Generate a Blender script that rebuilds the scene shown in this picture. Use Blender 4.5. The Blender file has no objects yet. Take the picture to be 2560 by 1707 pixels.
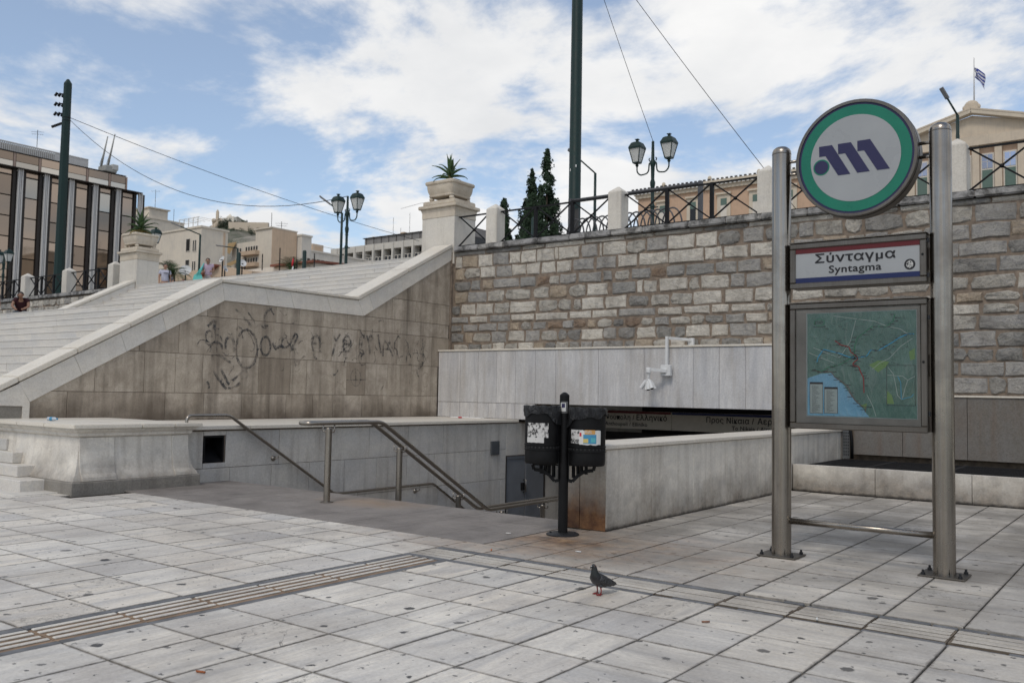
import bpy, bmesh, math, random
from mathutils import Vector, Matrix, noise as mnoise
random.seed(11)
S = bpy.context.scene
COL = S.collection
# ------------------------------------------------------------------ camera
PITCH, ROLL, YAW, CAMZ = 0.0585709, 0.0182912, 0.639384, 1.55
fw = Vector((-math.sin(YAW)*math.cos(PITCH), math.cos(YAW)*math.cos(PITCH), math.sin(PITCH)))
rt = Vector((math.cos(YAW), math.sin(YAW), 0)); up = rt.cross(fw)
r2 = rt*math.cos(ROLL)+up*math.sin(ROLL); u2 = up*math.cos(ROLL)-rt*math.sin(ROLL)
cam = bpy.data.cameras.new('camera'); co = bpy.data.objects.new('camera', cam); COL.objects.link(co)
m = Matrix.Identity(4)
for i in range(3):
    m[i][0] = r2[i]; m[i][1] = u2[i]; m[i][2] = -fw[i]
m[2][3] = CAMZ
co.matrix_world = m
cam.lens = 31.28; cam.sensor_width = 36; cam.clip_end = 6000; cam.clip_start = .05
cam.dof.use_dof = True; cam.dof.focus_distance = 10.5; cam.dof.aperture_fstop = 3.2
S.camera = co
# ------------------------------------------------------------------ sky and sun
W = bpy.data.worlds.new('World'); S.world = W; W.use_nodes = True
SUN_EL, SUN_AZ = math.radians(50), math.radians(166)     # azimuth clockwise from +Y
def world():
    t = W.node_tree; N = t.nodes; L = t.links; N.clear()
    out = N.new('ShaderNodeOutputWorld'); bg = N.new('ShaderNodeBackground'); bg.inputs[1].default_value = .15
    sky = N.new('ShaderNodeTexSky'); sky.sky_type = 'NISHITA'; sky.sun_disc = False
    sky.sun_elevation = SUN_EL; sky.sun_rotation = SUN_AZ; sky.air_density = 1.0; sky.dust_density = .6; sky.ozone_density = 1.5
    tc = N.new('ShaderNodeTexCoord'); sp = N.new('ShaderNodeSeparateXYZ'); L.new(tc.outputs['Generated'], sp.inputs[0])
    def ma(op, a, b=None, c=None):
        n = N.new('ShaderNodeMath'); n.operation = op
        for i, x in enumerate((a, b, c)):
            if x is None: continue
            if isinstance(x, (int, float)): n.inputs[i].default_value = x
            else: L.new(x, n.inputs[i])
        return n.outputs[0]
    zz = ma('ADD', ma('MAXIMUM', sp.outputs[2], 0.0), .22)
    cx = N.new('ShaderNodeCombineXYZ')
    L.new(ma('DIVIDE', sp.outputs[0], zz), cx.inputs[0]); L.new(ma('DIVIDE', sp.outputs[1], zz), cx.inputs[1])
    cx.inputs[2].default_value = CLOUD_SEED
    def no(scale, det, rough, dist=0.0):
        n = N.new('ShaderNodeTexNoise'); n.inputs['Scale'].default_value = scale; n.inputs['Detail'].default_value = det
        n.inputs['Roughness'].default_value = rough; n.inputs['Distortion'].default_value = dist
        L.new(cx.outputs[0], n.inputs['Vector']); return n.outputs[0]
    a = no(CLOUD_SC, 12, .60, .22); b = no(CLOUD_SC*.35, 3, .5)
    f = ma('ADD', ma('MULTIPLY', a, CLOUD_WA), ma('MULTIPLY', b, 1.04-CLOUD_WA))
    mr = N.new('ShaderNodeMapRange'); mr.interpolation_type = 'SMOOTHSTEP'
    L.new(f, mr.inputs[0]); mr.inputs[1].default_value = CLOUD_LO; mr.inputs[2].default_value = CLOUD_HI
    sh = N.new('ShaderNodeMapRange'); L.new(no(CLOUD_SC*1.7, 6, .55), sh.inputs[0]); sh.inputs[1].default_value = .35; sh.inputs[2].default_value = .65
    cm = N.new('ShaderNodeMix'); cm.data_type = 'RGBA'; L.new(sh.outputs[0], cm.inputs[0])
    cm.inputs[6].default_value = (5.2, 5.28, 5.4, 1); cm.inputs[7].default_value = (6.35, 6.33, 6.3, 1)
    # thin veil over the blue
    ve = N.new('ShaderNodeMix'); ve.data_type = 'RGBA'; ve.inputs[0].default_value = .22
    L.new(sky.outputs[0], ve.inputs[6]); ve.inputs[7].default_value = (4.3, 4.75, 5.3, 1)
    mx = N.new('ShaderNodeMix'); mx.data_type = 'RGBA'
    L.new(mr.outputs[0], mx.inputs[0]); L.new(ve.outputs[2], mx.inputs[6]); L.new(cm.outputs[2], mx.inputs[7])
    L.new(mx.outputs[2], bg.inputs[0]); L.new(bg.outputs[0], out.inputs[0])
CLOUD_SEED, CLOUD_SC, CLOUD_LO, CLOUD_HI, CLOUD_WA = 304.0174475, 1.4, .470, .560, .85
world()
sl = bpy.data.lights.new('sun', 'SUN'); sl.energy = 1.2; sl.angle = math.radians(14); sl.color = (1, .93, .84)
so = bpy.data.objects.new('sun', sl); COL.objects.link(so)
sd = Vector((math.sin(SUN_AZ)*math.cos(SUN_EL), math.cos(SUN_AZ)*math.cos(SUN_EL), math.sin(SUN_EL)))
so.rotation_euler = sd.to_track_quat('Z', 'Y').to_euler()
S.view_settings.view_transform = 'Standard'; S.view_settings.look = 'None'
S.view_settings.exposure = 0.0; S.view_settings.gamma = 1.0; S.view_settings.use_curve_mapping = False
S.cycles.max_bounces = 6
# ------------------------------------------------------------------ material helper
class NT:
    def __init__(s, name):
        s.m = bpy.data.materials.new(name); s.m.use_nodes = True
        s.t = s.m.node_tree; s.N = s.t.nodes; s.b = s.N['Principled BSDF']
    def n(s, ty): return s.N.new('ShaderNode'+ty)
    def put(s, sock, v):
        if isinstance(v, bpy.types.NodeSocket): s.t.links.new(v, sock)
        elif isinstance(v, (tuple, list)) and len(v) == 3 and sock.type == 'RGBA': sock.default_value = (*v, 1)
        else: sock.default_value = v
    def rnd(s):
        o = s.n('ObjectInfo'); g = s.n('NewGeometry')
        return s.math('FRACT', s.math('ADD', o.outputs['Random'], g.outputs['Random Per Island']))
    def pos(s): return s.n('NewGeometry').outputs['Position']
    def math(s, op, a, b=0.0, c=0.0):
        n = s.n('Math'); n.operation = op; s.put(n.inputs[0], a); s.put(n.inputs[1], b); s.put(n.inputs[2], c); return n.outputs[0]
    def vm(s, op, a, b):
        n = s.n('VectorMath'); n.operation = op; s.put(n.inputs[0], a)
        if op == 'SCALE': s.put(n.inputs[3], b)
        else: s.put(n.inputs[1], b)
        return n.outputs[0]
    def shifted(s, r, sc=(1, 1, 1)):
        c = s.n('CombineXYZ')
        s.put(c.inputs[0], s.math('MULTIPLY', r, 37.0)); s.put(c.inputs[1], s.math('MULTIPLY', r, 91.0)); s.put(c.inputs[2], s.math('MULTIPLY', r, 53.0))
        return s.vm('MULTIPLY', s.vm('ADD', s.pos(), c.outputs[0]), sc)
    def noise(s, v, scale, det=4, rough=.55, dist=0.0):
        n = s.n('TexNoise'); s.put(n.inputs['Vector'], v); n.inputs['Scale'].default_value = scale
        n.inputs['Detail'].default_value = det; n.inputs['Roughness'].default_value = rough; n.inputs['Distortion'].default_value = dist
        return n.outputs[0]
    def vor(s, v, scale, rand=1.0, out='Distance'):
        n = s.n('TexVoronoi'); s.put(n.inputs['Vector'], v); n.inputs['Scale'].default_value = scale; n.inputs['Randomness'].default_value = rand
        return n.outputs[out]
    def mr(s, f, a, b, c=0.0, d=1.0):
        n = s.n('MapRange'); s.put(n.inputs[0], f); s.put(n.inputs[1], a); s.put(n.inputs[2], b); s.put(n.inputs[3], c); s.put(n.inputs[4], d); return n.outputs[0]
    def ramp(s, f, stops, interp='LINEAR'):
        n = s.n('ValToRGB'); s.put(n.inputs[0], f); e = n.color_ramp.elements; n.color_ramp.interpolation = interp
        while len(e) < len(stops): e.new(.5)
        for el, (p, c) in zip(e, stops): el.position = p; el.color = (*c, 1)
        return n.outputs[0]
    def mix(s, f, a, b, mode='MIX'):
        n = s.n('Mix'); n.data_type = 'RGBA'; n.blend_type = mode
        s.put(n.inputs[0], f); s.put(n.inputs[6], a); s.put(n.inputs[7], b); return n.outputs[2]
    def bump(s, h, st=.3, d=.02):
        n = s.n('Bump'); n.inputs['Strength'].default_value = st; n.inputs['Distance'].default_value = d
        s.put(n.inputs['Height'], h); s.t.links.new(n.outputs[0], s.b.inputs['Normal'])
    def done(s, col, rough=.7, metal=0.0, spec=.4):
        s.put(s.b.inputs['Base Color'], col); s.put(s.b.inputs['Roughness'], rough); s.put(s.b.inputs['Metallic'], metal)
        s.put(s.b.inputs['Specular IOR Level'], spec); return s.m
def plain(name, c, rough=.6, metal=0.0, var=.12, spec=.3, bump=0.0, sc=8):
    k = NT(name); f = k.noise(k.pos(), sc, 4)
    col = k.mix(k.mr(f, .3, .7), tuple(x*(1-var) for x in c), tuple(min(1, x*(1+var)) for x in c))
    if bump: k.bump(f, bump, .01)
    return k.done(col, k.mr(f, .3, .7, max(.05, rough-.08), min(1, rough+.1)), metal, spec)
def warm(c): return (min(1, c[0]*1.05), c[1], c[2]*.91)
def marble(name, tones, vein=(.33, .34, .37), veinamt=.5, rough=.5, dirt=.3, dirtcol=(.2, .17, .14), stretch=(1.1, 1.1, 4), streak=.0, gum=False, bump=.12, fine=.35, extra=None, edge=0.0, tile=None, wm=True):
    k = NT(name); r = k.rnd(); v = k.shifted(r)
    base = k.ramp(r, [(i/max(1, len(tones)-1), warm(t) if wm else t) for i, t in enumerate(tones)])
    vv = k.vm('MULTIPLY', v, stretch)
    n1 = k.noise(vv, 1.6, 8, .62, 1.2)
    vm_ = k.mr(k.math('ABSOLUTE', k.math('SUBTRACT', n1, .5)), 0.0, .09, 1.0, 0.0)
    cl = k.mr(k.noise(vv, 1.1, 5, .55, .4), .42, .68)
    col = k.mix(k.math('MULTIPLY', k.math('MAXIMUM', k.math('MULTIPLY', vm_, .55), cl), veinamt), base, vein)
    p = k.pos()
    d = k.mr(k.noise(p, .9, 7, .65, .3), .44, .74)
    col = k.mix(k.math('MULTIPLY', d, dirt), col, dirtcol)
    if streak:
        sv = k.vm('MULTIPLY', p, (5, 5, .35)); st = k.mr(k.noise(sv, 1.3, 6, .6), .5, .74)
        col = k.mix(k.math('MULTIPLY', st, streak), col, dirtcol)
    fn = k.noise(p, 38, 5, .7)
    col = k.mix(fine, col, k.ramp(fn, [(.3, (.25, .25, .25)), (.62, (.95, .95, .95))]), 'SOFT_LIGHT')
    ro = k.mr(k.noise(p, 5, 4), .3, .7, rough-.1, rough+.15)
    if gum:
        pit = k.math('MULTIPLY', k.mr(k.noise(p, 70, 4, .7), .60, .68), k.mr(k.noise(p, 3.1, 5, .6), .42, .62))
        col = k.mix(k.math('MULTIPLY', pit, .7), col, (.10, .09, .08))
        scf = k.mr(k.noise(k.vm('MULTIPLY', v, (9, 1.0, 1) if stretch[0] > stretch[1] else (1.0, 9, 1)), 2.4, 8, .72, .6), .55, .70)
        col = k.mix(k.math('MULTIPLY', scf, .55), col, (.24, .215, .19))
        crk = k.math('ABSOLUTE', k.math('SUBTRACT', k.noise(v, .9, 6, .62, 1.5), .5)); gate = k.math('GREATER_THAN', r, .8)
        col = k.mix(k.math('MULTIPLY', k.mr(crk, .0, .006, .8, 0.0), gate), col, (.07, .06, .05))
        big = k.mr(k.noise(p, .55, 6, .65, .5), .48, .72); col = k.mix(k.math('MULTIPLY', big, .5), col, (.235, .205, .175))
        nz = k.n('TexNoise'); nz.inputs['Scale'].default_value = 22; nz.inputs['Detail'].default_value = 4; k.put(nz.inputs['Vector'], p)
        pw = k.vm('ADD', p, k.vm('SCALE', nz.outputs[1], .085))
        for sc_, th, keep in ((1.6, .066, .55), (3.4, .068, .45), (8, .08, .52)):
            vo = k.n('TexVoronoi'); vo.voronoi_dimensions = '2D'; k.put(vo.inputs['Vector'], pw); vo.inputs['Scale'].default_value = sc_
            se = k.n('SeparateColor'); k.put(se.inputs[0], vo.outputs['Color'])
            ok = k.math('GREATER_THAN', se.outputs[0], keep)
            rr = k.math('MULTIPLY', th, k.math('ADD', .35, se.outputs[1]))
            spot = k.mr(vo.outputs['Distance'], k.math('MULTIPLY', rr, .75), rr, 1.0, 0.0)
            col = k.mix(k.math('MULTIPLY', k.math('MULTIPLY', spot, ok), k.math('ADD', .7, k.math('MULTIPLY', se.outputs[2], .28))), col, (.025, .025, .027))
    if edge:
        ge = k.n('TexCoord').outputs['Generated']; s3 = k.n('SeparateXYZ'); k.put(s3.inputs[0], ge)
        def ed(o_, L): return k.math('MULTIPLY', k.math('MINIMUM', o_, k.math('SUBTRACT', 1.0, o_)), L)
        dd_ = k.math('MINIMUM', ed(s3.outputs[0], tile[0]), ed(s3.outputs[1], tile[1])) if tile[1] else ed(s3.outputs[0], tile[0])
        dd_ = k.math('ADD', dd_, k.math('MULTIPLY', k.math('SUBTRACT', k.noise(p, 9, 6, .7), .55), .05))
        col = k.mix(k.mr(dd_, -.006, .012, edge, 0.0), col, (.09, .078, .066))
    if extra: col = extra(k, p, col)
    k.bump(k.math('ADD', fn, k.math('MULTIPLY', n1, .6)), bump, .012)
    return k.done(col, ro, 0, .35)
# ------------------------------------------------------------------ mesh helper
class MB:
    def __init__(s): s.v = []; s.f = []; s.mi = []
    def add(s, vs, fs, mi=0):
        o = len(s.v); s.v += [tuple(v) for v in vs]; s.f += [tuple(i+o for i in f) for f in fs]; s.mi += [mi]*len(fs); return s
    def box(s, x0, x1, y0, y1, z0, z1, mi=0):
        x0, x1 = min(x0, x1), max(x0, x1); y0, y1 = min(y0, y1), max(y0, y1); z0, z1 = min(z0, z1), max(z0, z1)
        return s.add([(x0,y0,z0),(x1,y0,z0),(x1,y1,z0),(x0,y1,z0),(x0,y0,z1),(x1,y0,z1),(x1,y1,z1),(x0,y1,z1)],
                     [(0,3,2,1),(4,5,6,7),(0,1,5,4),(1,2,6,5),(2,3,7,6),(3,0,4,7)], mi)
    def rings(s, rs, cap=True, mi=0):                       # list of closed rings
        n = len(rs[0]); fs = []
        for i in range(len(rs)-1):
            for j in range(n): fs.append((i*n+j, i*n+(j+1) % n, (i+1)*n+(j+1) % n, (i+1)*n+j))
        if cap: fs.append(tuple(range(n-1, -1, -1))); fs.append(tuple((len(rs)-1)*n+j for j in range(n)))
        return s.add([p for r in rs for p in r], fs, mi)
    def tube(s, path, r, n=10, mi=0):
        path = [Vector(p) for p in path]; rs = []; ref = None
        for i, p in enumerate(path):
            a = path[max(0, i-1)]; b = path[min(len(path)-1, i+1)]; t = (b-a).normalized()
            if ref is None: ref = t.orthogonal().normalized()
            ref = (ref-t*ref.dot(t)).normalized(); q = t.cross(ref)
            rr = r[i] if isinstance(r, (list, tuple)) else r
            rs.append([p+ref*math.cos(2*math.pi*j/n)*rr+q*math.sin(2*math.pi*j/n)*rr for j in range(n)])
        return s.rings(rs, True, mi)
    def bar(s, a, b, w, h, upv=(0, 0, 1), mi=0):            # rectangular bar
        a = Vector(a); b = Vector(b); t = (b-a).normalized(); u = Vector(upv)
        sx = t.cross(u)
        if sx.length < 1e-4: sx = t.orthogonal()
        sx.normalize(); u = sx.cross(t)
        return s.rings([[p+sx*(i*w/2)+u*(j*h/2) for i, j in ((-1,-1),(1,-1),(1,1),(-1,1))] for p in (a, b)], True, mi)
    def lathe(s, prof, c=(0, 0, 0), n=16, mi=0):
        c = Vector(c)
        return s.rings([[c+Vector((r*math.cos(2*math.pi*j/n), r*math.sin(2*math.pi*j/n), z)) for j in range(n)] for r, z in prof], True, mi)
    def square(s, prof, c=(0, 0, 0), rot=0, mi=0, ax=1.0, ay=1.0):
        c = Vector(c); R = Matrix.Rotation(rot, 3, 'Z')
        return s.rings([[c+R @ Vector((ax*a*i, ay*a*j, z)) for i, j in ((-1,-1),(1,-1),(1,1),(-1,1))] for a, z in prof], True, mi)
    def prism(s, poly, ax, a, b, mi=0):                      # poly in the two other axes, in order
        def P(p, t):
            if ax == 'x': return (t, p[0], p[1])
            if ax == 'y': return (p[0], t, p[1])
            return (p[0], p[1], t)
        n = len(poly)
        return s.add([P(p, a) for p in poly]+[P(p, b) for p in poly], [tuple(range(n)), tuple(range(2*n-1, n-1, -1))]+[(i, i+n, (i+1) % n+n, (i+1) % n) for i in range(n)], mi)
    def ball(s, c, r, n=10, mm=7, mi=0):
        c = Vector(c); rx, ry, rz = r if isinstance(r, (tuple, list)) else (r, r, r)
        rs = [[c+Vector((rx*math.sin(math.pi*i/mm)*math.cos(2*math.pi*j/n), ry*math.sin(math.pi*i/mm)*math.sin(2*math.pi*j/n), rz*math.cos(math.pi*i/mm))) for j in range(n)] for i in range(1, mm)]
        o = len(s.v); s.rings(rs, False, mi); k = len(s.v)
        s.v += [tuple(c+Vector((0, 0, rz))), tuple(c-Vector((0, 0, rz)))]; L = o+(mm-2)*n
        for j in range(n):
            s.f.append((o+j, o+(j+1) % n, k)); s.f.append((L+(j+1) % n, L+j, k+1)); s.mi += [mi, mi]
        return s
    def mesh(s, name, mats, smooth=False, bevel=0.0, seg=1):
        me = bpy.data.meshes.new(name); me.from_pydata(s.v, [], s.f)
        for mt in (mats if isinstance(mats, list) else [mats]): me.materials.append(mt)
        if len(set(s.mi)) > 1: me.polygons.foreach_set('material_index', s.mi)
        b = bmesh.new(); b.from_mesh(me); bmesh.ops.recalc_face_normals(b, faces=b.faces)
        if bevel: bmesh.ops.bevel(b, geom=[e for e in b.edges if len(e.link_faces) == 2 and e.calc_face_angle(0) > .4], offset=bevel, segments=seg, affect='EDGES', clamp_overlap=True)
        b.to_mesh(me); b.free()
        if smooth:
            me.shade_smooth() if smooth is True else me.set_sharp_from_angle(angle=smooth)
            if smooth is not True: me.polygons.foreach_set('use_smooth', [True]*len(me.polygons))
        return me
    def build(s, name, mats, parent=None, smooth=False, bevel=0.0, seg=1):
        return link(name, s.mesh(name, mats, smooth, bevel, seg), parent)
def link(name, me, parent=None):
    o = bpy.data.objects.new(name, me); COL.objects.link(o)
    if parent: par(o, parent)
    return o
WM = {}
def world_of(o):
    mw = o.matrix_basis.copy()
    while o.parent: mw = o.parent.matrix_basis @ o.matrix_parent_inverse @ mw; o = o.parent
    return mw
def par(o, p): o.parent = p; o.matrix_parent_inverse = world_of(p).inverted()
def tag(o, label, cat, group=None, kind=None):
    if label: o['label'] = label
    if cat: o['category'] = cat
    if group: o['group'] = group
    if kind: o['kind'] = kind
    return o
def thing(name, loc, label, cat, group=None):
    o = bpy.data.objects.new(name, None); COL.objects.link(o); o.location = loc; o.empty_display_size = .1
    return tag(o, label, cat, group)
def struct(name, o): o['kind'] = 'structure'; return o
def copy_tree(o, parent=None):
    c = o.copy(); COL.objects.link(c)
    if parent: c.parent = parent
    for ch in list(o.children): copy_tree(ch, c)
    return c
SM = math.radians(35)
# ------------------------------------------------------------------ materials
def rust(k, p, col):       # rust run-off and grime round the foot of the litter bin and parapet
    d = k.vm('SUBTRACT', p, (-5.3, 8.0, 0)); n = k.n('VectorMath'); n.operation = 'LENGTH'; k.put(n.inputs[0], k.vm('MULTIPLY', d, (.75, 1.25, 0)))
    nz = k.noise(p, 2.2, 7, .65, .4)
    f = k.mr(k.math('ADD', n.outputs[1], k.math('MULTIPLY', nz, 1.9)), .95, 3.0, .97, 0.0)
    col = k.mix(f, col, k.ramp(k.noise(p, 4.5, 6, .7), [(.36, (.05, .035, .025)), (.5, (.19, .11, .06)), (.66, (.32, .2, .11))]))
    sx = k.n('SeparateXYZ'); k.put(sx.inputs[0], p)
    g = k.math('MULTIPLY', k.mr(sx.outputs[0], -6.2, -4.6), k.mr(sx.outputs[1], 5.6, 9.0))
    g = k.math('MULTIPLY', g, k.mr(k.noise(p, 1.1, 6, .6), .3, .6))
    return k.mix(k.math('MULTIPLY', g, .75), col, (.16, .145, .125))
M_TILE = marble('marble_paving', [(.68, .66, .63), (.74, .715, .675), (.60, .59, .575), (.70, .66, .605), (.52, .515, .52), (.72, .695, .655), (.58, .545, .50)], vein=(.36, .352, .345), veinamt=.75, rough=.48, dirt=.65, dirtcol=(.33, .29, .25), stretch=(5.5, .8, 1), gum=True, bump=.15, extra=rust, edge=.7, tile=(.525, .589))
M_TILEX = marble('marble_paving_crossgrain', [(.66, .64, .61), (.55, .54, .53), (.70, .67, .625), (.60, .575, .54), (.50, .49, .48)], vein=(.35, .342, .335), veinamt=.75, rough=.48, dirt=.6, dirtcol=(.30, .275, .245), stretch=(.8, 5.5, 1), gum=True, bump=.15, extra=rust, edge=.7, tile=(.525, .589))
M_TILEF = marble('distant_marble_paving', [(.60, .59, .575), (.55, .55, .56), (.63, .61, .58), (.57, .56, .545)], vein=(.36, .365, .39), veinamt=.7, rough=.48, dirt=.65, dirtcol=(.26, .235, .205), stretch=(.8, 5.5, 1), gum=True, bump=.1, extra=rust)
M_BED = plain('dark_joint_grout', (.035, .03, .026), .95)
M_RIB = marble('white_ribbed_marble', [(.60, .585, .555), (.53, .515, .49), (.64, .62, .59)], veinamt=.35, rough=.5, dirt=.7, dirtcol=(.24, .2, .16))
M_RIBX = marble('worn_ribbed_marble', [(.50, .48, .45), (.44, .42, .395), (.53, .51, .475)], vein=(.3, .29, .28), veinamt=.6, rough=.6, dirt=.85, dirtcol=(.16, .135, .11), stretch=(.8, 5, 1))
M_GROOVEX = plain('dark_groove_dirt', (.13, .105, .08), .95, var=.4, sc=5)
M_GROOVE = plain('tan_groove_dirt', (.25, .175, .118), .9, var=.3, sc=5)
M_EDGE = plain('blue_grey_edge_stone', (.135, .137, .142), .75, var=.35, bump=.3)
M_GRAN = None
def granite():
    k = NT('grey_granite'); p = k.pos(); r = k.rnd(); sp = k.noise(p, 110, 3, .8)
    b = k.ramp(sp, [(.32, (.085, .074, .066)), (.5, (.22, .197, .178)), (.68, (.40, .36, .325))])
    b = k.mix(k.mr(k.noise(p, 1.5, 8, .7, .4), .42, .68, 0, .75), b, (.085, .074, .066)); b = k.mix(k.math('MULTIPLY', r, .3), b, (.25, .22, .195))
    b = k.mix(k.mr(k.noise(p, 7, 7, .7), .52, .7, 0, .4), b, (.11, .095, .082))
    d = k.n('VectorMath'); d.operation = 'LENGTH'; k.put(d.inputs[0], k.vm('MULTIPLY', k.vm('SUBTRACT', p, (-9.0, 8.9, 0)), (.8, 1.4, 0)))
    b = k.mix(k.mr(k.math('ADD', d.outputs[1], k.math('MULTIPLY', k.noise(p, 3, 6, .6), 1.0)), .6, 1.35, .45, 0), b, (.34, .225, .13))
    k.bump(sp, .25, .004); return k.done(b, .6, 0, .35)
M_GRAN = granite()
M_MAR = marble('white_marble', [(.64, .62, .59), (.69, .665, .63), (.61, .60, .585), (.66, .64, .61)], vein=(.43, .42, .41), veinamt=.45, rough=.45, dirt=.3, dirtcol=(.36, .305, .24), streak=.22, stretch=(1.2, 1.2, 3))
M_COPE = marble('cream_weathered_marble', [(.60, .575, .53), (.57, .55, .515), (.63, .605, .56)], vein=(.5, .48, .45), veinamt=.3, rough=.5, dirt=.3, dirtcol=(.42, .35, .26))
M_STEP = marble('step_marble', [(.53, .525, .515), (.58, .565, .55), (.48, .48, .48), (.55, .53, .505)], vein=(.38, .39, .41), veinamt=.5, rough=.45, dirt=.25, dirtcol=(.36, .34, .31), stretch=(.6, 2, 3))
M_WALLM = marble('streaked_marble_cladding', [(.53, .52, .51), (.56, .545, .53), (.50, .495, .49)], vein=(.33, .33, .345), veinamt=.75, rough=.45, dirt=.35, dirtcol=(.30, .26, .215), streak=.5, stretch=(4.5, 4.5, .55), wm=False)
def footline(k, p, s, col):   # black dirt line where wall meets paving
    return k.mix(k.mr(k.math('SUBTRACT', s.outputs[2], k.math('MULTIPLY', k.noise(p, 11, 5, .7), .07)), -.02, .02, .9, 0), col, (.022, .019, .016))
def foot(k, p, col):       # splash dirt rising from the pavement
    s = k.n('SeparateXYZ'); k.put(s.inputs[0], p); nz = k.noise(p, 2.2, 7, .7)
    f = k.mr(k.math('ADD', s.outputs[2], k.math('MULTIPLY', nz, -.9)), -.46, .10, .85, 0)
    return footline(k, p, s, k.mix(f, col, k.ramp(k.noise(p, 6, 6, .7), [(.35, (.06, .05, .041)), (.65, (.22, .18, .14))])))
M_LOW = marble('stained_parapet_marble', [(.66, .645, .615), (.69, .67, .64), (.62, .61, .59)], vein=(.35, .35, .355), veinamt=.4, rough=.5, dirt=.55, dirtcol=(.27, .232, .19), streak=.5, stretch=(1.3, 1.3, 2.5), extra=foot)
def runoff(k, p, col):     # rust run on the parapet end beside the bin
    s = k.n('SeparateXYZ'); k.put(s.inputs[0], p); nz = k.noise(p, 5, 6, .65)
    f = k.mr(k.math('ADD', s.outputs[2], k.math('MULTIPLY', nz, .35)), .34, .80, 1.0, 0)
    f = k.math('MULTIPLY', f, k.mr(s.outputs[1], 8.9, 9.4, 1, 0))
    return k.mix(f, col, k.ramp(k.noise(p, 7, 6, .7), [(.35, (.075, .03, .014)), (.65, (.20, .095, .038))]))
M_END = marble('rust_stained_marble', [(.44, .42, .38), (.40, .385, .36)], veinamt=.3, dirt=.55, dirtcol=(.2, .15, .11), streak=.5, extra=runoff)
M_GREYM = marble('dark_weathered_marble', [(.20, .19, .18), (.24, .23, .215)], vein=(.12, .12, .12), veinamt=.4, rough=.6, dirt=.5, dirtcol=(.08, .07, .06), streak=.5)
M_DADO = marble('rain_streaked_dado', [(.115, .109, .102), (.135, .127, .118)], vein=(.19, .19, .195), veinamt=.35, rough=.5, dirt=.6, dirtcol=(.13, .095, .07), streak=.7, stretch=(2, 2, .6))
def tan():
    k = NT('tan_limestone'); r = k.rnd(); v = k.shifted(r); p = k.pos()
    b = k.ramp(r, [(0, (.49, .42, .335)), (.3, (.55, .475, .385)), (.55, (.42, .355, .28)), (.75, (.58, .505, .415)), (.9, (.33, .275, .215)), (1, (.52, .445, .36))])
    b = k.mix(k.mr(k.noise(v, 2.6, 9, .7, .6), .38, .66, 0, .65), b, (.25, .205, .155))
    sp = k.noise(p, 45, 5, .75); b = k.mix(k.mr(sp, .5, .75, 0, .6), b, (.15, .117, .088))
    st = k.mr(k.noise(k.vm('MULTIPLY', p, (1, 3.5, .3)), 1.0, 7, .62), .46, .72, 0, .7); b = k.mix(st, b, (.095, .074, .054))
    s = k.n('SeparateXYZ'); k.put(s.inputs[0], p)
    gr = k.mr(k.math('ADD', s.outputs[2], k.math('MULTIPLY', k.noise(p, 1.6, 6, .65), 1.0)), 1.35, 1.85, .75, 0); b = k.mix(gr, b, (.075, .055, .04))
    k.bump(k.math('ADD', sp, k.noise(p, 6, 6, .6)), .35, .012); return k.done(b, .85, 0, .25)
M_TAN = tan()
def stone(name, cols, dark, amt=.5):
    k = NT(name); r = k.rnd(); v = k.shifted(r); p = k.pos()
    b = k.ramp(r, [(i/(len(cols)-1), (c[0]*1.04, c[1], c[2]*.93)) for i, c in enumerate(cols)])
    n = k.noise(v, 7, 9, .7, .6); b = k.mix(k.mr(n, .46, .66, 0, min(.85, amt+.05)), b, dark)
    ve = k.noise(k.vm('MULTIPLY', v, (1, 1, 4)), 4, 6, .6, 1); b = k.mix(k.mr(ve, .5, .7, 0, .35), b, (.30, .305, .32))
    st = k.mr(k.noise(k.vm('MULTIPLY', p, (2.2, 2.2, .5)), 1, 7, .65), .48, .73, 0, .5); b = k.mix(st, b, (.125, .11, .095))
    k.bump(k.math('ADD', k.math('MULTIPLY', n, 1.6), k.noise(p, 24, 6, .75)), 1.0, .045); return k.done(b, .8, 0, .3)
def warm2(L): return [(c[0]*1.04, c[1], c[2]*.93) for c in L]
M_ST = {'w': stone('pale_marble_block', [(.63, .61, .57), (.70, .675, .63), (.57, .55, .515), (.66, .63, .58)], (.30, .265, .225), .5),
        'g': stone('blue_grey_marble_block', [(.36, .355, .35), (.42, .41, .40), (.31, .31, .305)], (.13, .13, .135), .5),
        'm': stone('mottled_grey_block', [(.46, .445, .415), (.51, .49, .455), (.40, .385, .36)], (.16, .15, .135), .6),
        'b': stone('tan_block', [(.44, .375, .30), (.47, .395, .315), (.40, .345, .28)], (.19, .14, .1), .5),
        'd': stone('dark_grey_block', [(.27, .265, .26), (.32, .315, .305), (.23, .228, .225)], (.08, .08, .08), .6),
        'B': stone('rusty_brown_block', [(.27, .20, .15), (.31, .23, .17), (.24, .18, .14)], (.09, .055, .04), .6)}
M_MORT = plain('brown_mortar', (.20, .158, .122), .95, var=.35, bump=.6, sc=9)
def coping():
    k = NT('lichen_blackened_coping'); p = k.pos(); r = k.rnd(); v = k.shifted(r)
    b = k.ramp(r, [(0, (.36, .35, .34)), (.5, (.28, .275, .27)), (1, (.41, .395, .37))])
    n = k.noise(v, 3.2, 8, .7, .4); b = k.mix(k.mr(n, .44, .6, 0, .85), b, (.035, .033, .03)); k.bump(n, .5, .02); return k.done(b, .85, 0, .3)
M_COPING = coping()
M_PIL = marble('whitewashed_pillar', [(.60, .585, .555), (.57, .555, .53)], veinamt=.15, rough=.8, dirt=.5, dirtcol=(.36, .33, .29), streak=.45)
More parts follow.
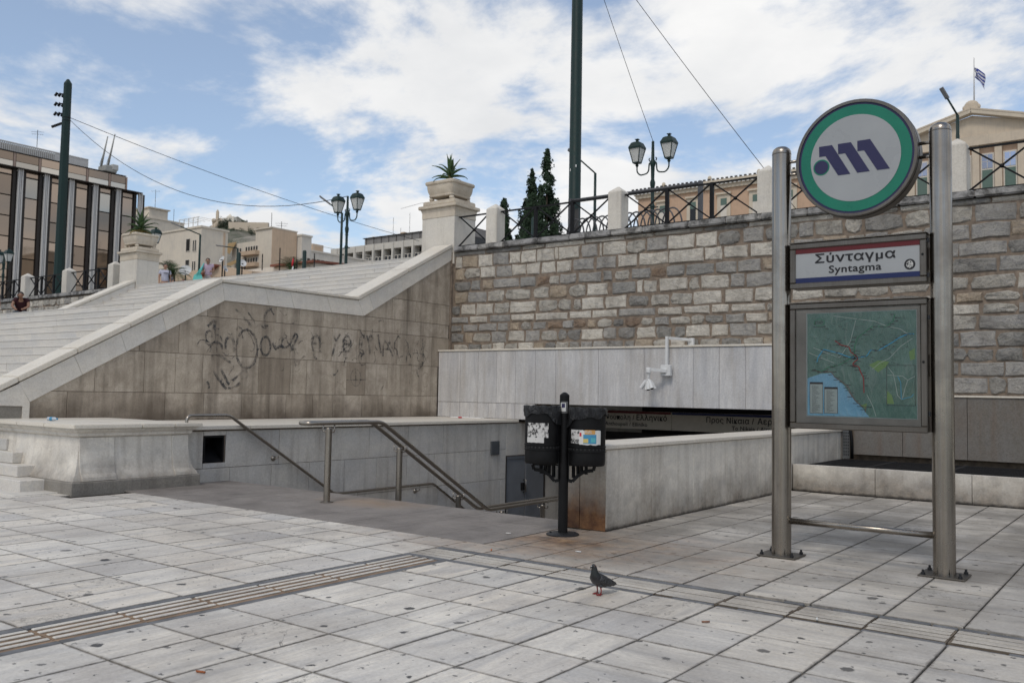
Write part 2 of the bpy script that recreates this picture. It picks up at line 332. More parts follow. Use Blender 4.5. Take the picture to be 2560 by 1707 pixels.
M_PLANT_ST = marble('cast_marble_urn', [(.53, .48, .41), (.56, .51, .44)], veinamt=.2, rough=.65, dirt=.6, dirtcol=(.26, .2, .14), streak=.4)
M_IRON = plain('black_iron', (.009, .009, .010), .6, 0, spec=.2)
M_GREEN = plain('dark_green_paint', (.008, .026, .023), .5, 0, var=.2, spec=.3)
def steel(name, c=.42, r=.3, d=.35):
    k = NT(name); p = k.pos(); s = k.noise(k.vm('MULTIPLY', p, (40, 40, .8)), 2, 5, .6); q = k.noise(p, 2.5, 7, .65)
    col = k.mix(k.mr(q, .42, .72, 0, d), k.mix(k.mr(s, .3, .7), (c*.94, c*.84, c*.73), (c*1.2, c*1.1, c*.97)), (c*.48, c*.41, c*.34))
    k.bump(s, .05, .002); return k.done(col, k.mr(q, .3, .7, r-.06, r+.14), 1.0, .5)
M_STEEL = steel('brushed_steel', .29, .22, .5); M_STEEL_D = steel('dull_steel_frame', .15, .4, .5); M_RAIL = steel('satin_steel_rail', .30, .27, .35)
M_BLACK = plain('black_plastic', (.006, .006, .0065), .5, 0, var=.3, spec=.2)
def bagm():
    k = NT('black_bin_bag'); p = k.pos(); n = k.noise(k.vm('MULTIPLY', p, (9, 9, 3)), 2.2, 6, .6, 1.2); k.bump(n, .9, .05); return k.done((.014, .0145, .016), .3, 0, .4)
M_BAG = bagm()
def sticker(name, base, amt, c=(.55, .54, .52)):
    k = NT(name); n = k.noise(k.vm('MULTIPLY', k.pos(), (1, 1, .7)), 28, 6, .75); s = k.mr(n, amt-.03, amt+.03)
    return k.done(k.mix(s, c, base), .7)
M_TORN = sticker('torn_white_sticker', (.012, .012, .013), .53); M_TORN2 = sticker('half_torn_sticker', (.02, .02, .022), .62)
def pm(n, c, r=.6): return plain(n, c, r, var=.06)
M_WHITEP = pm('white_sticker_paper', (.6, .6, .58)); M_BLUEP = pm('blue_print', (.06, .25, .42)); M_YELP = pm('yellow_print', (.55, .45, .16)); M_ORP = pm('orange_print', (.55, .3, .1)); M_TEALP = pm('teal_print', (.1, .4, .45)); M_REDP = pm('red_print', (.5, .03, .04))
M_SIGNW = plain('sign_white_acrylic', (.31, .32, .325), .3, var=.05, sc=3); M_SIGNG = plain('sign_green_acrylic', (.012, .16, .10), .3, var=.1, sc=3); M_NAVY = pm('sign_navy', (.028, .026, .075), .35)
M_SRED = pm('sign_red_stripe', (.10, .012, .015), .45); M_SBLUE = pm('sign_blue_stripe', (.014, .022, .085), .45); M_INK = pm('black_lettering', (.018, .018, .02), .5)
M_CCTV = plain('white_camera_paint', (.62, .62, .61), .45, var=.08)
M_DOOR = plain('grey_painted_door', (.16, .168, .18), .5, var=.12, sc=3)
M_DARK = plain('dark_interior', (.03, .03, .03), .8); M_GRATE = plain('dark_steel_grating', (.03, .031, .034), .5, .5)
def glass():
    k = NT('cabinet_glass'); k.N.remove(k.b); o = k.N['Material Output']; g = k.n('BsdfGlossy'); g.inputs[1].default_value = .03; t = k.n('BsdfTransparent')
    m1 = k.n('MixShader'); fr = k.n('Fresnel'); fr.inputs[0].default_value = 1.3; k.put(m1.inputs[0], fr.outputs[0]); k.put(m1.inputs[1], t.outputs[0]); k.put(m1.inputs[2], g.outputs[0]); k.put(o.inputs[0], m1.outputs[0]); return k.m
M_GLASS = glass()
# ------------------------------------------------------------------ ground, paving
XW, XE, Y0, Y1 = -12.88, -5.78, 9.33, 24.0            # stairwell
g = MB()
for a in ((-900, 900, -400, 7.2), (-900, XW, 7.2, 18.2), (XE, 900, 7.2, 18.2), (XW, XE, 7.2, Y0)):
    g.add([(a[0], a[2], -.03), (a[1], a[2], -.03), (a[1], a[3], -.03), (a[0], a[3], -.03)], [(0, 1, 2, 3)])
struct('ground', g.build('ground', plain('asphalt_ground', (.07, .068, .065), .9, bump=.3, sc=20)))
ug = MB()
for a in ((-2500, 2500, 24.0, 4000), (-2500, -32.2, 18.16, 24), (-4.9, 2500, 18.16, 24), (-32.2, -4.9, 18.16, 24)):
    ug.add([(a[0], a[2], 5.26), (a[1], a[2], 5.26), (a[1], a[3], 5.26), (a[0], a[3], 5.26)], [(0, 1, 2, 3)])
struct('upper_terrace', ug.build('upper_terrace', plain('terrace_paving', (.33, .32, .30), .8, var=.2)))
pave = MB(); pave.add([(-30, -3, -.022), (4, -3, -.022), (4, 7.28, -.022), (-30, 7.28, -.022)], [(0, 1, 2, 3)]); pave.add([(-5.74, 7.28, -.022), (4, 7.28, -.022), (4, 15.05, -.022), (-5.74, 15.05, -.022)], [(0, 1, 2, 3)])
pave = struct('pavement', pave.build('pavement', M_BED))
def slab_mesh(w, d, mat, gap=.014, ch=.002, t=.035):
    x, y = w/2-gap/2, d/2-gap/2
    return MB().rings([[(-x, -y, -t), (x, -y, -t), (x, y, -t), (-x, y, -t)], [(-x, -y, -ch), (x, -y, -ch), (x, y, -ch), (-x, y, -ch)], [(-x+ch, -y+ch, 0), (x-ch, -y+ch, 0), (x-ch, y-ch, 0), (-x+ch, y-ch, 0)]]).mesh('tile', mat)
xl = [-5.97-.525*i for i in range(45)][::-1]                # left field columns (ends at the tactile strip)
xr = [-5.42+.5285*i for i in range(19)]                     # right field columns
yl = [5.733-.589*i for i in range(13)][::-1]+[6.335]
yu = [6.885, 7.5, 8.089, 8.678, 9.267, 9.856, 10.445, 11.034, 11.623, 12.212, 12.801, 13.39, 13.979, 14.5, 15.02]
cells = []
for i in range(len(xl)-1):
    for j, (a, b) in enumerate(zip(yl+[6.885], (yl+[6.885, 7.29])[1:])):
        x0, x1 = xl[i], xl[i+1]
        if x0 < -12.62 and b > 6.5: continue
        cells.append((x0, x1, a, b, 0))
for i in range(len(xr)-1):
    for a, b in zip(yl, yl[1:]): cells.append((xr[i], xr[i+1], a, b, 1 if xr[i] > -3.2 else 0))
    for a, b in zip(yu, yu[1:]):
        x0, x1 = xr[i], xr[i+1]
        if x1 < -5.2+.2 and b > 8.9: continue
        cells.append((x0, x1, a, b, 1))
for a, b in ((6.885, 7.29),): cells.append((-5.97, -5.42, a, b, 0))
for i in range(14): cells.append((-12.595-.525*(i+1), -12.595-.525*i, 6.335, 6.505, 0))
cells.append((-5.74, -5.42, 7.29, 8.089, 1)); cells.append((-5.74, -5.42, 8.089, 8.86, 1))
cl = sorted(cells, key=lambda c: ((c[0]+c[1])/2)**2+((c[2]+c[3])/2)**2)
def inview(c):
    v = Vector(((c[0]+c[1])/2, (c[2]+c[3])/2, 0-CAMZ)); d = v.dot(fw)
    return d > .3 and abs(v.dot(r2)/d) < .64 and -.46 < v.dot(u2)/d
MESHC = {}; cnt = 0; rest = MB()
for c in cl:
    w, d = round(c[1]-c[0], 3), round(c[3]-c[2], 3); mat = M_TILEX if c[4] else M_TILE
    if inview(c) and cnt < 298:
        key = (w, d, c[4])
        if key not in MESHC: MESHC[key] = slab_mesh(w, d, mat)
        o = link('tile', MESHC[key], pave); o.location = ((c[0]+c[1])/2, (c[2]+c[3])/2, random.uniform(-.002, .002)); o.rotation_euler = (random.uniform(-.0025, .0025), random.uniform(-.0025, .0025), random.uniform(-.003, .003)); cnt += 1
    else:
        x0, x1, y0, y1 = c[0]+.009, c[1]-.009, c[2]+.009, c[3]-.009
        rest.box(x0, x1, y0, y1, -.02, random.uniform(-.001, .001))
tag(rest.build('farther_tiles', M_TILEF, pave), None, None, None, 'stuff')
# tactile guide strips: ribbed marble blocks between two dark edge stones
def ribbed(along, a0, a1, b0, b1):
    g = .008; base = MB(); o0, o1 = b0+.085, b1-.085
    def bx(mb, p0, p1, q0, q1, z0, z1):
        if along == 'y': mb.box(q0, q1, p0, p1, z0, z1)
        else: mb.box(p0, p1, q0, q1, z0, z1)
    bx(base, a0+g/2, a1-g/2, o0+.004, o1-.004, -.03, -.009)
    t = base.build('ribbed_tile', M_GROOVE if along == 'y' else M_GROOVEX, pave)
    n = 4; pitch = (o1-o0)/n
    for i in range(n):
        mb = MB(); bx(mb, a0+g/2+random.uniform(0, .02), a1-g/2-random.uniform(0, .02), o0+pitch*i+.009, o0+pitch*(i+1)-(.05 if along == 'y' else .010), -.0085, (.0025 if along == 'y' else -.002)+random.uniform(-.003, .002))
        mb.build('rib', M_RIB if along == 'y' else M_RIBX, t, bevel=.004)
    for q0, q1 in ((b0, b0+.078), (b1-.078, b1)):
        rg = along == 'x' and a0 > -3.6; gq = random.uniform(.004, .03) if rg else .004
        if rg and random.random() < .7:       # cracked in two
            mm = a0+(a1-a0)*random.uniform(.3, .7); segs = [(a0+.006, mm-.008), (mm+.006, a1-.012)]
        else: segs = [(a0+.004, a1-.004)]
        for e0, e1 in segs: mb = MB(); bx(mb, e0, e1, q0+gq*random.uniform(.3, 1), q1-gq*random.uniform(.3, 1), -.03, random.uniform(-.016 if rg else -.006, .002)); mb.build('edge_stone', M_EDGE, pave, bevel=.005)
y = 6.335
while y > 0.2: ribbed('y', y-.589, y, -5.97, -5.42); y -= .589
x = -5.97
while x < 1.5: ribbed('x', x, x+.5285, 6.335, 6.885); x += .5285
# granite landing in front of the metro steps
land = struct('granite_landing', MB().box(-12.86, -5.76, 7.295, 9.30, -.03, -.01).build('granite_landing', M_BED))
gx = [-12.86+.71*i for i in range(11)]; gx[-1] = -5.76
for i in range(10):
    for a, b in ((7.3, 7.94), (7.94, 8.6), (8.6, 9.33)):
        o = MB().box(gx[i]+.004, gx[i+1]-.004, a+.004, b-.004, -.05 if b < 9 else -.16, random.uniform(-.001, .001)).build('granite_tile', M_GRAN, land, bevel=.003)
# ------------------------------------------------------------------ metro stairwell
st = thing('metro_stairs', (-9.3, 9.4, 0), 'grey granite steps going down to the metro entrance', 'stairs')
for k in range(9): MB().box(XW+.02, XE-.02, 9.335+.29*k, 9.335+.29*(k+1)+.03, -.1667*(k+1)-.2, -.1667*(k+1)).build('step', M_GRAN, st, bevel=.004)
MB().box(XW+.02, XE-.02, 11.95, 14.6, -1.9, -1.503).build('landing', M_GRAN, st)
for k in range(10): MB().box(XW+.02, XE-.02, 14.6+.29*k, 14.6+.29*(k+1)+.03, -1.503-.1667*(k+1)-.2, -1.503-.1667*(k+1)).build('step', M_GRAN, st, bevel=.004)
MB().box(XW+.02, XE-.02, 17.5, 24.0, -3.5, -3.175).build('lower_floor', M_GRAN, st)
# ledge wall between the stairwell and the flank of the big stairs
lw = thing('ledge_wall', (-12.9, 13, 0), 'marble-clad side wall of the metro steps with a wide ledge on top', 'wall')
MB().box(-15.45, XW-.42, 6.8, 24, -3.4, .86).build('core', M_MORT, lw); MB().box(XW-.419, XW-.03, 6.8, 8.83, -3.4, .86).box(XW-.419, XW-.03, 9.24, 24, -3.4, .86).box(XW-.419, XW-.03, 8.831, 9.239, -3.4, .31).box(XW-.419, XW-.03, 8.831, 9.239, .76, .86).build('facing_core', M_MORT, lw)
def panelX(x, y0, y1, z0, z1, mat, par_, t=.03, g=.004, name='marble_panel', j=.003):
    d = random.uniform(0, j); return MB().box(x-t, x+d, y0+g, y1-g, z0+g, z1-g).build(name, mat, par_, bevel=.003)
def panelY(y, x0, x1, z0, z1, mat, par_, t=.03, g=.004, name='marble_panel', j=.003):
    d = random.uniform(0, j); return MB().box(x0+g, x1-g, y-d, y+t, z0+g, z1-g).build(name, mat, par_, bevel=.003)
M_LEDGE = marble('grey_ledge_marble', [(.47, .465, .455), (.50, .49, .475), (.44, .445, .455), (.485, .475, .455)], vein=(.34, .345, .36), veinamt=.45, rough=.45, dirt=.5, dirtcol=(.25, .222, .192), streak=.65, stretch=(1.2, 1.2, 2))
ys = [8.0, 9.27, 10.39, 11.5, 12.62, 13.74, 14.86, 16.0, 17.16]
for a, b in zip(ys, ys[1:]):
    if a == 8.0:      # opening round the recessed lamp
        for r in ((8.0, 8.83, .22, .84), (8.83, 9.27, .22, .31), (8.83, 9.27, .76, .84)): panelX(XW, *r, M_LEDGE, lw)
    else: panelX(XW, a, b, .22, .84, M_LEDGE, lw)
o = 0
for z1, z0 in ((.22, -.48), (-.48, -1.18), (-1.18, -1.9), (-1.9, -2.6)):
    o = .55-o; y = 8.0+o*.9
    if o: panelX(XW, 8.0, y, z0, z1, M_LEDGE, lw)
    while y < 17.1:
        b = min(y+(.87 if z1 > 0 else 1.12), 17.16)
        if b-y > .1: panelX(XW, y, b, z0, z1, M_LEDGE, lw)
        y = b
panelX(XW, 17.16, 19.0, .06, .84, M_LEDGE, lw); panelX(XW, 18.84, 24, -3.2, .06, M_LEDGE, lw); panelX(XW, 19.0, 24, .06, 1.3, M_LEDGE, lw)
y = 8.62
for ln in (1.1, 1.35, 1.2, 1.2, 1.3, 1.2, 1.62): MB().box(-13.95, -12.82, y+.003, y+ln-.003, .862, .925).build('ledge_slab', M_COPE, lw, bevel=.006); y += ln
y = 8.3
for ln in (1.5, 1.5, 1.5, 1.5, 1.5, 1.8): MB().box(-15.5, -13.955, y+.003, y+ln-.003, .862, .923).build('ledge_slab', M_COPE, lw, bevel=.006); y += ln
vb = MB().box(XW-.4, XW-.36, 8.85, 9.21, .32, .74); vb.box(XW-.4, XW+.004, 8.838, 8.865, .315, .755).box(XW-.4, XW+.004, 9.205, 9.232, .315, .755).box(XW-.4, XW+.004, 8.866, 9.204, .728, .755)
vb.add([(XW-.355, 8.867, .60), (XW-.355, 9.203, .60), (XW-.005, 9.203, .325), (XW-.005, 8.867, .325)], [(0, 1, 2, 3)])
tag(vb.build('recessed_lamp', M_BLACK), 'black recessed light box set in the marble side wall beside the corner pedestal', 'lamp')
tag(MB().box(XW+.002, XW+.05, 16.54, 16.85, .11, .43).build('wall_box', plain('dark_grey_box', (.07, .075, .08), .5), bevel=.01), 'small dark grey box on the side wall above the grey door', 'box')
dr = thing('metal_door', (XW, 18, -3), 'grey metal double door in the side wall at the foot of the metro steps', 'door')
for a, b in ((17.2, 17.99), (18.01, 18.8)): MB().box(XW-.08, XW-.02, a, b, -3.15, .04).build('door_leaf', M_DOOR, dr, bevel=.006)
MB().box(XW-.018, XW+.05, 17.80, 17.90, -.80, -.62).build('lock', M_BLACK, dr, bevel=.01)
MB().tube([(XW-.015, 17.92, -.55), (XW+.06, 17.92, -.55), (XW+.06, 17.92, -.85), (XW-.015, 17.92, -.85)], .014).build('handle', M_RAIL, dr, True)
for a, b, z0, z1 in ((17.165, 17.195, -3.15, .055), (18.805, 18.838, -3.15, .055)): MB().box(XW-.06, XW+.004, a, b, z0, z1).build('frame', M_STEEL_D, dr)
# parapet on the far side of the steps
pp = thing('stair_parapet', (-5.5, 9, 0), 'low stained marble parapet between the metro steps and the plaza', 'wall')
MB().box(-5.74, -5.26, 8.9, 19.0, -3.4, .93).build('core', M_MORT, pp)
ys = [8.875, 9.98, 11.166, 12.352, 13.56, 15.0]
for a, b in zip(ys, ys[1:]): panelX(-5.22, a, b, 0, .93, M_LOW, pp, t=.035)
for a, b in ((15.0, 16.3), (16.3, 17.6), (17.6, 19.0)): panelX(-5.22, a, b, .0, .93, M_LOW, pp, t=.035)
for a, b in ((-5.78, -5.575), (-5.575, -5.225)): panelY(8.872, a, b, 0, .93, M_END, pp, t=.03)
y = 8.8
for i, ln in enumerate((1.15, 1.2, 1.2, 1.2, 1.5, 1.9, 2.0)):
    MB().box(-5.82, -5.19, y+.003, y+ln-.003, .932, .985-.002*(i % 2)).build('coping_slab', M_COPE, pp, bevel=.008); y += ln
for k in range(6): MB().box(-5.8, -5.775, 8.88+1.7*k, 10.57+1.7*k, -3.3, .92).build('inner_panel', M_LEDGE, pp)
# ventilation platform and dado on the right
vp = thing('vent_platform', (-2, 15, 0), 'low marble-faced platform topped with a dark steel ventilation grating', 'platform')
xs = [-5.2, -3.87, -2.47, -1.2, .1, 1.4, 2.7, 4]
for a, b in zip(xs, xs[1:]): panelY(15.03, a, b, 0, .455, M_LOW, vp, t=.12)
MB().box(-5.2, 4, 15.16, 17.7, .30, .33).build('pit_floor', M_DARK, vp)
gr = MB()
for i in range(230): gr.box(-5.14+i*.04, -5.125+i*.04, 15.17, 17.62, .37, .418)
for i in range(9): gr.box(-5.16, 4, 15.2+.3*i, 15.215+.3*i, .365, .405)
for i in range(8): gr.box(-4.2+i*1.2, -4.14+i*1.2, 15.17, 17.62, .372, .424)
tag(gr.build('grating', M_GRATE, vp), None, None, None, 'stuff')
# entrance interior and destination signs
en = thing('entrance_hall', (-9, 20, -3), 'dark sheltered metro entrance under the marble lintel', 'entrance')
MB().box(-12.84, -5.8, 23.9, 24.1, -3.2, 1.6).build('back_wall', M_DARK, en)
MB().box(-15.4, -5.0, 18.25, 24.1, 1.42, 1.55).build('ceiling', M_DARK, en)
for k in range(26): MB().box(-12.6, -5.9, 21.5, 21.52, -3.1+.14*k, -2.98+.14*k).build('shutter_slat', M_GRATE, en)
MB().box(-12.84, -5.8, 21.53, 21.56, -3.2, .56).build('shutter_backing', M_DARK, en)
STONES={
 1:[(-15.39,-15.19,'w'),(-15.16,-14.65,'b'),(-14.61,-14.15,'w'),(-14.12,-13.63,'g'),(-13.59,-13.26,'w'),(-13.22,-12.76,'w'),(-12.73,-12.21,'w'),(-12.19,-12.11,'w'),(-12.07,-11.49,'w'),(-11.42,-10.98,'g'),(-10.92,-10.86,'w'),(-10.81,-10.20,'w'),(-10.17,-9.68,'m'),(-9.65,-9.15,'g'),(-9.11,-8.48,'w'),(-8.43,-7.94,'w'),(-7.89,-7.41,'d'),(-7.35,-6.90,'g')],
 2:[(-15.39,-15.09,'b'),(-15.06,-14.57,'m'),(-14.54,-14.04,'w'),(-14.01,-13.52,'g'),(-13.49,-13.09,'w'),(-13.04,-12.64,'w'),(-12.58,-12.17,'w'),(-12.14,-11.72,'w'),(-11.64,-11.07,'g'),(-11.01,-10.48,'g'),(-10.41,-9.91,'w'),(-9.85,-9.12,'w'),(-9.09,-8.26,'w'),(-8.22,-7.83,'w'),(-7.77,-7.24,'w'),(-7.17,-6.67,'w')],
 3:[(-15.43,-14.86,'d'),(-14.84,-14.54,'g'),(-14.46,-14.13,'b'),(-14.09,-13.28,'g'),(-13.23,-12.77,'g'),(-12.72,-12.36,'B'),(-12.34,-12.06,'m'),(-12.02,-11.57,'g'),(-11.51,-10.87,'g'),(-10.81,-10.57,'g'),(-10.50,-10.09,'m'),(-10.03,-9.56,'g'),(-9.53,-9.18,'B'),(-9.14,-8.72,'g'),(-8.66,-8.01,'g'),(-7.96,-7.49,'g'),(-7.45,-6.95,'g'),(-6.90,-6.67,'b')],
 4:[(-15.39,-14.98,'b'),(-14.95,-14.33,'g'),(-14.29,-13.75,'m'),(-13.72,-12.91,'m'),(-12.84,-12.36,'m'),(-12.32,-11.82,'b'),(-11.76,-11.29,'m'),(-11.24,-10.69,'w'),(-10.57,-9.95,'g'),(-9.90,-9.76,'w'),(-9.72,-9.40,'m'),(-9.33,-8.63,'w'),(-8.58,-8.35,'m'),(-8.30,-7.67,'w'),(-7.62,-7.31,'g'),(-7.26,-6.67,'g')],
 5:[(-15.49,-15.21,'d'),(-15.16,-14.69,'w'),(-14.65,-14.11,'w'),(-14.07,-13.58,'m'),(-13.54,-12.74,'w'),(-12.68,-12.10,'m'),(-12.07,-11.68,'m'),(-11.64,-11.41,'m'),(-11.38,-10.79,'w'),(-10.73,-10.17,'w'),(-10.12,-9.61,'d'),(-9.55,-9.09,'m'),(-9.04,-8.52,'m'),(-8.48,-7.83,'w'),(-7.75,-7.13,'w'),(-7.08,-6.64,'w')],
 6:[(-15.52,-14.94,'g'),(-14.86,-14.29,'w'),(-14.20,-13.54,'g'),(-13.49,-12.80,'w'),(-12.74,-11.81,'w'),(-11.74,-11.13,'w'),(-11.09,-10.43,'w'),(-10.37,-9.42,'g'),(-9.35,-8.77,'w'),(-8.70,-8.11,'w'),(-8.05,-7.67,'w'),(-7.60,-6.86,'w'),(-6.82,-6.64,'m')],
 7:[(-15.52,-15.14,'d'),(-15.08,-14.60,'g'),(-14.55,-13.98,'g'),(-13.93,-13.63,'g'),(-13.53,-13.26,'b'),(-13.19,-12.88,'m'),(-12.82,-12.44,'g'),(-12.38,-11.95,'B'),(-11.92,-11.63,'g'),(-11.61,-11.29,'B'),(-11.22,-11.01,'b'),(-10.95,-10.55,'m'),(-10.51,-10.26,'d'),(-10.21,-9.82,'B'),(-9.77,-9.50,'m'),(-9.42,-9.08,'g'),(-9.04,-8.57,'m'),(-8.53,-8.24,'m'),(-8.20,-7.78,'d'),(-7.73,-7.31,'g'),(-7.27,-6.81,'w')],
 8:[(-15.52,-15.06,'d'),(-15.01,-14.78,'b'),(-14.74,-14.17,'m'),(-14.14,-13.67,'g'),(-13.58,-13.09,'w'),(-13.04,-12.63,'g'),(-12.58,-12.09,'m'),(-12.07,-11.82,'d'),(-11.78,-11.42,'d'),(-11.39,-10.81,'w'),(-10.78,-10.43,'g'),(-10.37,-9.94,'d'),(-9.88,-9.41,'w'),(-9.39,-9.01,'d'),(-8.95,-8.69,'d'),(-8.66,-8.10,'w'),(-8.05,-7.67,'w'),(-7.63,-7.06,'g'),(-7.04,-6.64,'m')],
}
# ------------------------------------------------------------------ lintel over the metro entrance
li = thing('entrance_lintel', (-10.5, 17.9, 1.3), 'long streaked marble lintel over the metro entrance', 'lintel')
MB().box(-12.36, -6.06, 17.64, 18.24, 1.33, 2.60).build('core', M_MORT, li); MB().box(-15.49, -12.37, 17.64, 18.3, .93, 2.60).build('core', M_MORT, li)
xs = [-15.47, -14.73, -14.14, -13.55, -12.96, -12.37, -11.78, -10.60, -9.42, -8.24, -7.65, -7.07, -6.05]
for i, (a, b) in enumerate(zip(xs, xs[1:])):
    panelY(17.6, a, b, 1.314, 2.615, M_WALLM, li, g=.003)
    if b < -12.3: panelY(17.6, a, (a+b)/2+.05, .927, 1.312, M_WALLM, li); panelY(17.6, (a+b)/2+.05, b, .927, 1.312, M_WALLM, li)
MB().box(-12.36, -6.07, 17.632, 18.2, 1.318, 1.329).build('soffit', M_WALLM, li)
x = -15.49
while x < -6.1:
    b = min(x+1.4, -6.03); MB().box(x+.003, b-.003, 17.57, 18.11, 2.617, 2.66).build('ledge_slab', M_COPE, li, bevel=.006); x = b
MB().box(-6.06, -6.03, 17.62, 18.1, 1.32, 2.61).build('end_panel', M_WALLM, li)
# ------------------------------------------------------------------ stone retaining wall
YW = 18.12
sw = thing('stone_wall', (-8, 18.3, 0), 'tall retaining wall of mixed grey and white stone blocks behind the metro entrance', 'wall')
MB().box(-15.6, -5.9, YW, 18.7, 1.56, 5.30).build('mortar', M_MORT, sw); MB().box(-15.62, -15.47, 18.036, 18.119, .9, 5.30).build('mortar', M_MORT, sw); MB().box(-5.0, 6, YW, 18.7, -.02, 5.30).build('mortar', M_MORT, sw); MB().box(-5.9, -5.0, YW, 18.7, 1.56, 5.30).build('mortar', M_MORT, sw)
MB().box(-5.2, -5.02, 18.3, 18.72, .3, 1.58).build('mortar', M_MORT, sw)
def stone_mesh(mb, x0, x1, z0, z1, y, rough=1.0):
    w, h = x1-x0, z1-z0; ex = min(.02, w*.2); R = random.uniform
    j = min(.018, h*.08)*rough; cx, cz = (x0+x1)/2, (z0+z1)/2
    pts = [(x0, z0), (cx+R(-.15, .15)*w, z0), (x1, z0), (x1, cz), (x1, z1), (cx+R(-.15, .15)*w, z1), (x0, z1), (x0, cz)]
    pts = [(px+R(-j, j)+(.35*j*rough if (i % 2 == 0 and px == x0) else 0), pz+R(-j, j)) for i, (px, pz) in enumerate(pts)]
    if rough > 1.2: pts = [((px-cx)*(.92 if i % 2 == 0 else 1)+cx, (pz-cz)*(.86 if i % 2 == 0 else 1)+cz) for i, (px, pz) in enumerate(pts)]
    inn = [(px+(ex if px < cx-.2*w else -ex if px > cx+.2*w else 0), pz+(ex*.9 if pz < cz-.2*h else -ex*.9 if pz > cz+.2*h else 0)) for px, pz in pts]
    d = R(.018, .038)
    r0 = [(px, y+.03, pz) for px, pz in pts]; r1 = [(px, y-.006, pz) for px, pz in pts]; r2_ = [(px+R(-.006, .006), y-d+R(-.012, .012)*rough, pz+R(-.006, .006)) for px, pz in inn]
    o = len(mb.v); mb.rings([r0, r1, r2_], False); mb.v.append((cx+R(-.1, .1)*w, y-d-R(.0, .015)*rough, cz+R(-.1, .1)*h)); k = len(mb.v)-1
    for i in range(8): mb.f.append((o+16+i, o+16+(i+1) % 8, k)); mb.mi.append(0)
    return mb
CZ = {0: (5.195, 5.295), 1: (4.865, 5.165), 2: (4.555, 4.83), 3: (4.255, 4.485), 4: (3.93, 4.20), 5: (3.605, 3.875), 6: (3.395, 3.555), 7: (3.165, 3.345), 8: (2.875, 3.13), 9: (2.57, 2.835), 10: (2.29, 2.53), 11: (2.04, 2.265), 12: (1.715, 2.0)}
def add_stone(x0, x1, z0, z1, c, y=YW, parent=sw):
    stone_mesh(MB(), x0, x1, z0, z1, y, 1.5 if c in 'mdB' else 1.0).build('stone', M_ST[c], parent)
rs = random.Random(5)
for k, L in STONES.items():
    for a, b, c in L: add_stone(a, b, *CZ[k], c)
def fill(x, xe, k, wr, pool, z=None):
    while x < xe-.12:
        w = rs.uniform(*wr); b = min(x+w, xe)
        if xe-b < .15: b = xe
        add_stone(x, b-.025, *(z or CZ[k]), rs.choice(pool)); x = b
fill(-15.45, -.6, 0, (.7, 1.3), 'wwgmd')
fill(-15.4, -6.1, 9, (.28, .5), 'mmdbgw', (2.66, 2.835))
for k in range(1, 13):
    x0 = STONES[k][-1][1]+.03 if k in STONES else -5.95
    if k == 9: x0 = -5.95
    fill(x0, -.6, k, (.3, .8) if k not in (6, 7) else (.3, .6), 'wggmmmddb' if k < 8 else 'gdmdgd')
far = MB(); x_end = 5.9
for k in range(0, 13):
    x = -.58
    while x < x_end: w = rs.uniform(.35, .8); stone_mesh(far, x, x+w-.025, *CZ[k], YW); x += w
tag(far.build('farther_stones', M_ST['m'], sw), None, None, None, 'stuff')
x = -15.41
while x < 5.8:
    ln = rs.uniform(.75, 1.35); MB().box(x+.004, x+ln-.004, 18.0+rs.uniform(-.012, .012), 18.56, 5.305, 5.445+rs.uniform(-.006, .006)).build('coping_stone', M_COPING, sw, bevel=.022, seg=2); x += ln
dd = thing('marble_dado', (-3, 18, 0), 'dark rain-streaked marble dado at the foot of the stone wall above the grating', 'wall')
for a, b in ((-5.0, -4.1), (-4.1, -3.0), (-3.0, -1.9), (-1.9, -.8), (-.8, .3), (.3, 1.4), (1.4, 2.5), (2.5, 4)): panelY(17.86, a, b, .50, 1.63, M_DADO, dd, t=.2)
MB().box(-5.0, 4, 17.83, 18.08, 1.632, 1.665).build('cap', M_COPE, dd, bevel=.004)
pf = thing('perforated_panel', (-5.1, 18, .5), 'perforated grey metal upright with a black cable at the end of the parapet', 'panel')
mb = MB().box(-5.18, -5.05, 17.80, 17.82, .42, 1.3)
mb.build('plate', plain('perforated_grey', (.13, .135, .14), .5, .4), pf)
hl = MB()
for i in range(3):
    for j in range(11): hl.box(-5.165+i*.04, -5.145+i*.04, 17.796, 17.799, .48+j*.06, .505+j*.06)
hl.build('holes', M_BLACK, pf); MB().tube([(-5.0, 17.78, .42), (-5.0, 17.77, .75), (-5.03, 17.78, 1.0), (-5.08, 17.8, 1.25)], .03).build('cable', M_BLACK, pf, True)
# ------------------------------------------------------------------ monumental staircase
sc_ = thing('monumental_staircase', (-23.5, 10, 0), 'broad white marble staircase rising to the upper terrace', 'staircase')
XS0, XS1 = -30.96, -16.08
def steprow(y, z, d, mat=M_STEP, h=.2):
    x = XS0; first = random.uniform(.6, 1.8)
    while x < XS1-.02:
        b = min(x+(first if x == XS0 else random.uniform(1.2, 2.2)), XS1)
        if XS1-b < .5: b = XS1
        yj = y+random.uniform(-.003, .003); MB().prism([(yj, z), (yj, z-.022), (yj+.011, z-.028), (yj+.011, z-h), (y+d, z-h), (y+d, z)], 'x', x+.003, b-.003).build('step_block', mat, sc_, bevel=.005); x = b
NS = 19; RZ = 3.42/NS
for k in range(1, NS+1): steprow(10.8-.34*(NS-k), RZ*k, .4 if k < NS else .6, h=RZ-.003)
body = MB().prism([(5.2, -.3), (10.83, -.3), (10.83, 3.0), (10.7, 2.95), (5.25, .0)], 'x', XS0, XS1); body.build('body', M_MORT, sc_)
MB().box(XS0, XS1, 10.86, 15.0, 3.0, 3.412).build('landing', M_STEP, sc_)
R2 = (5.30-3.42)/11
for k in range(1, 12): steprow(14.98+.31*(k-1), 3.42+R2*k, .36 if k < 11 else 1.6, h=R2-.003)
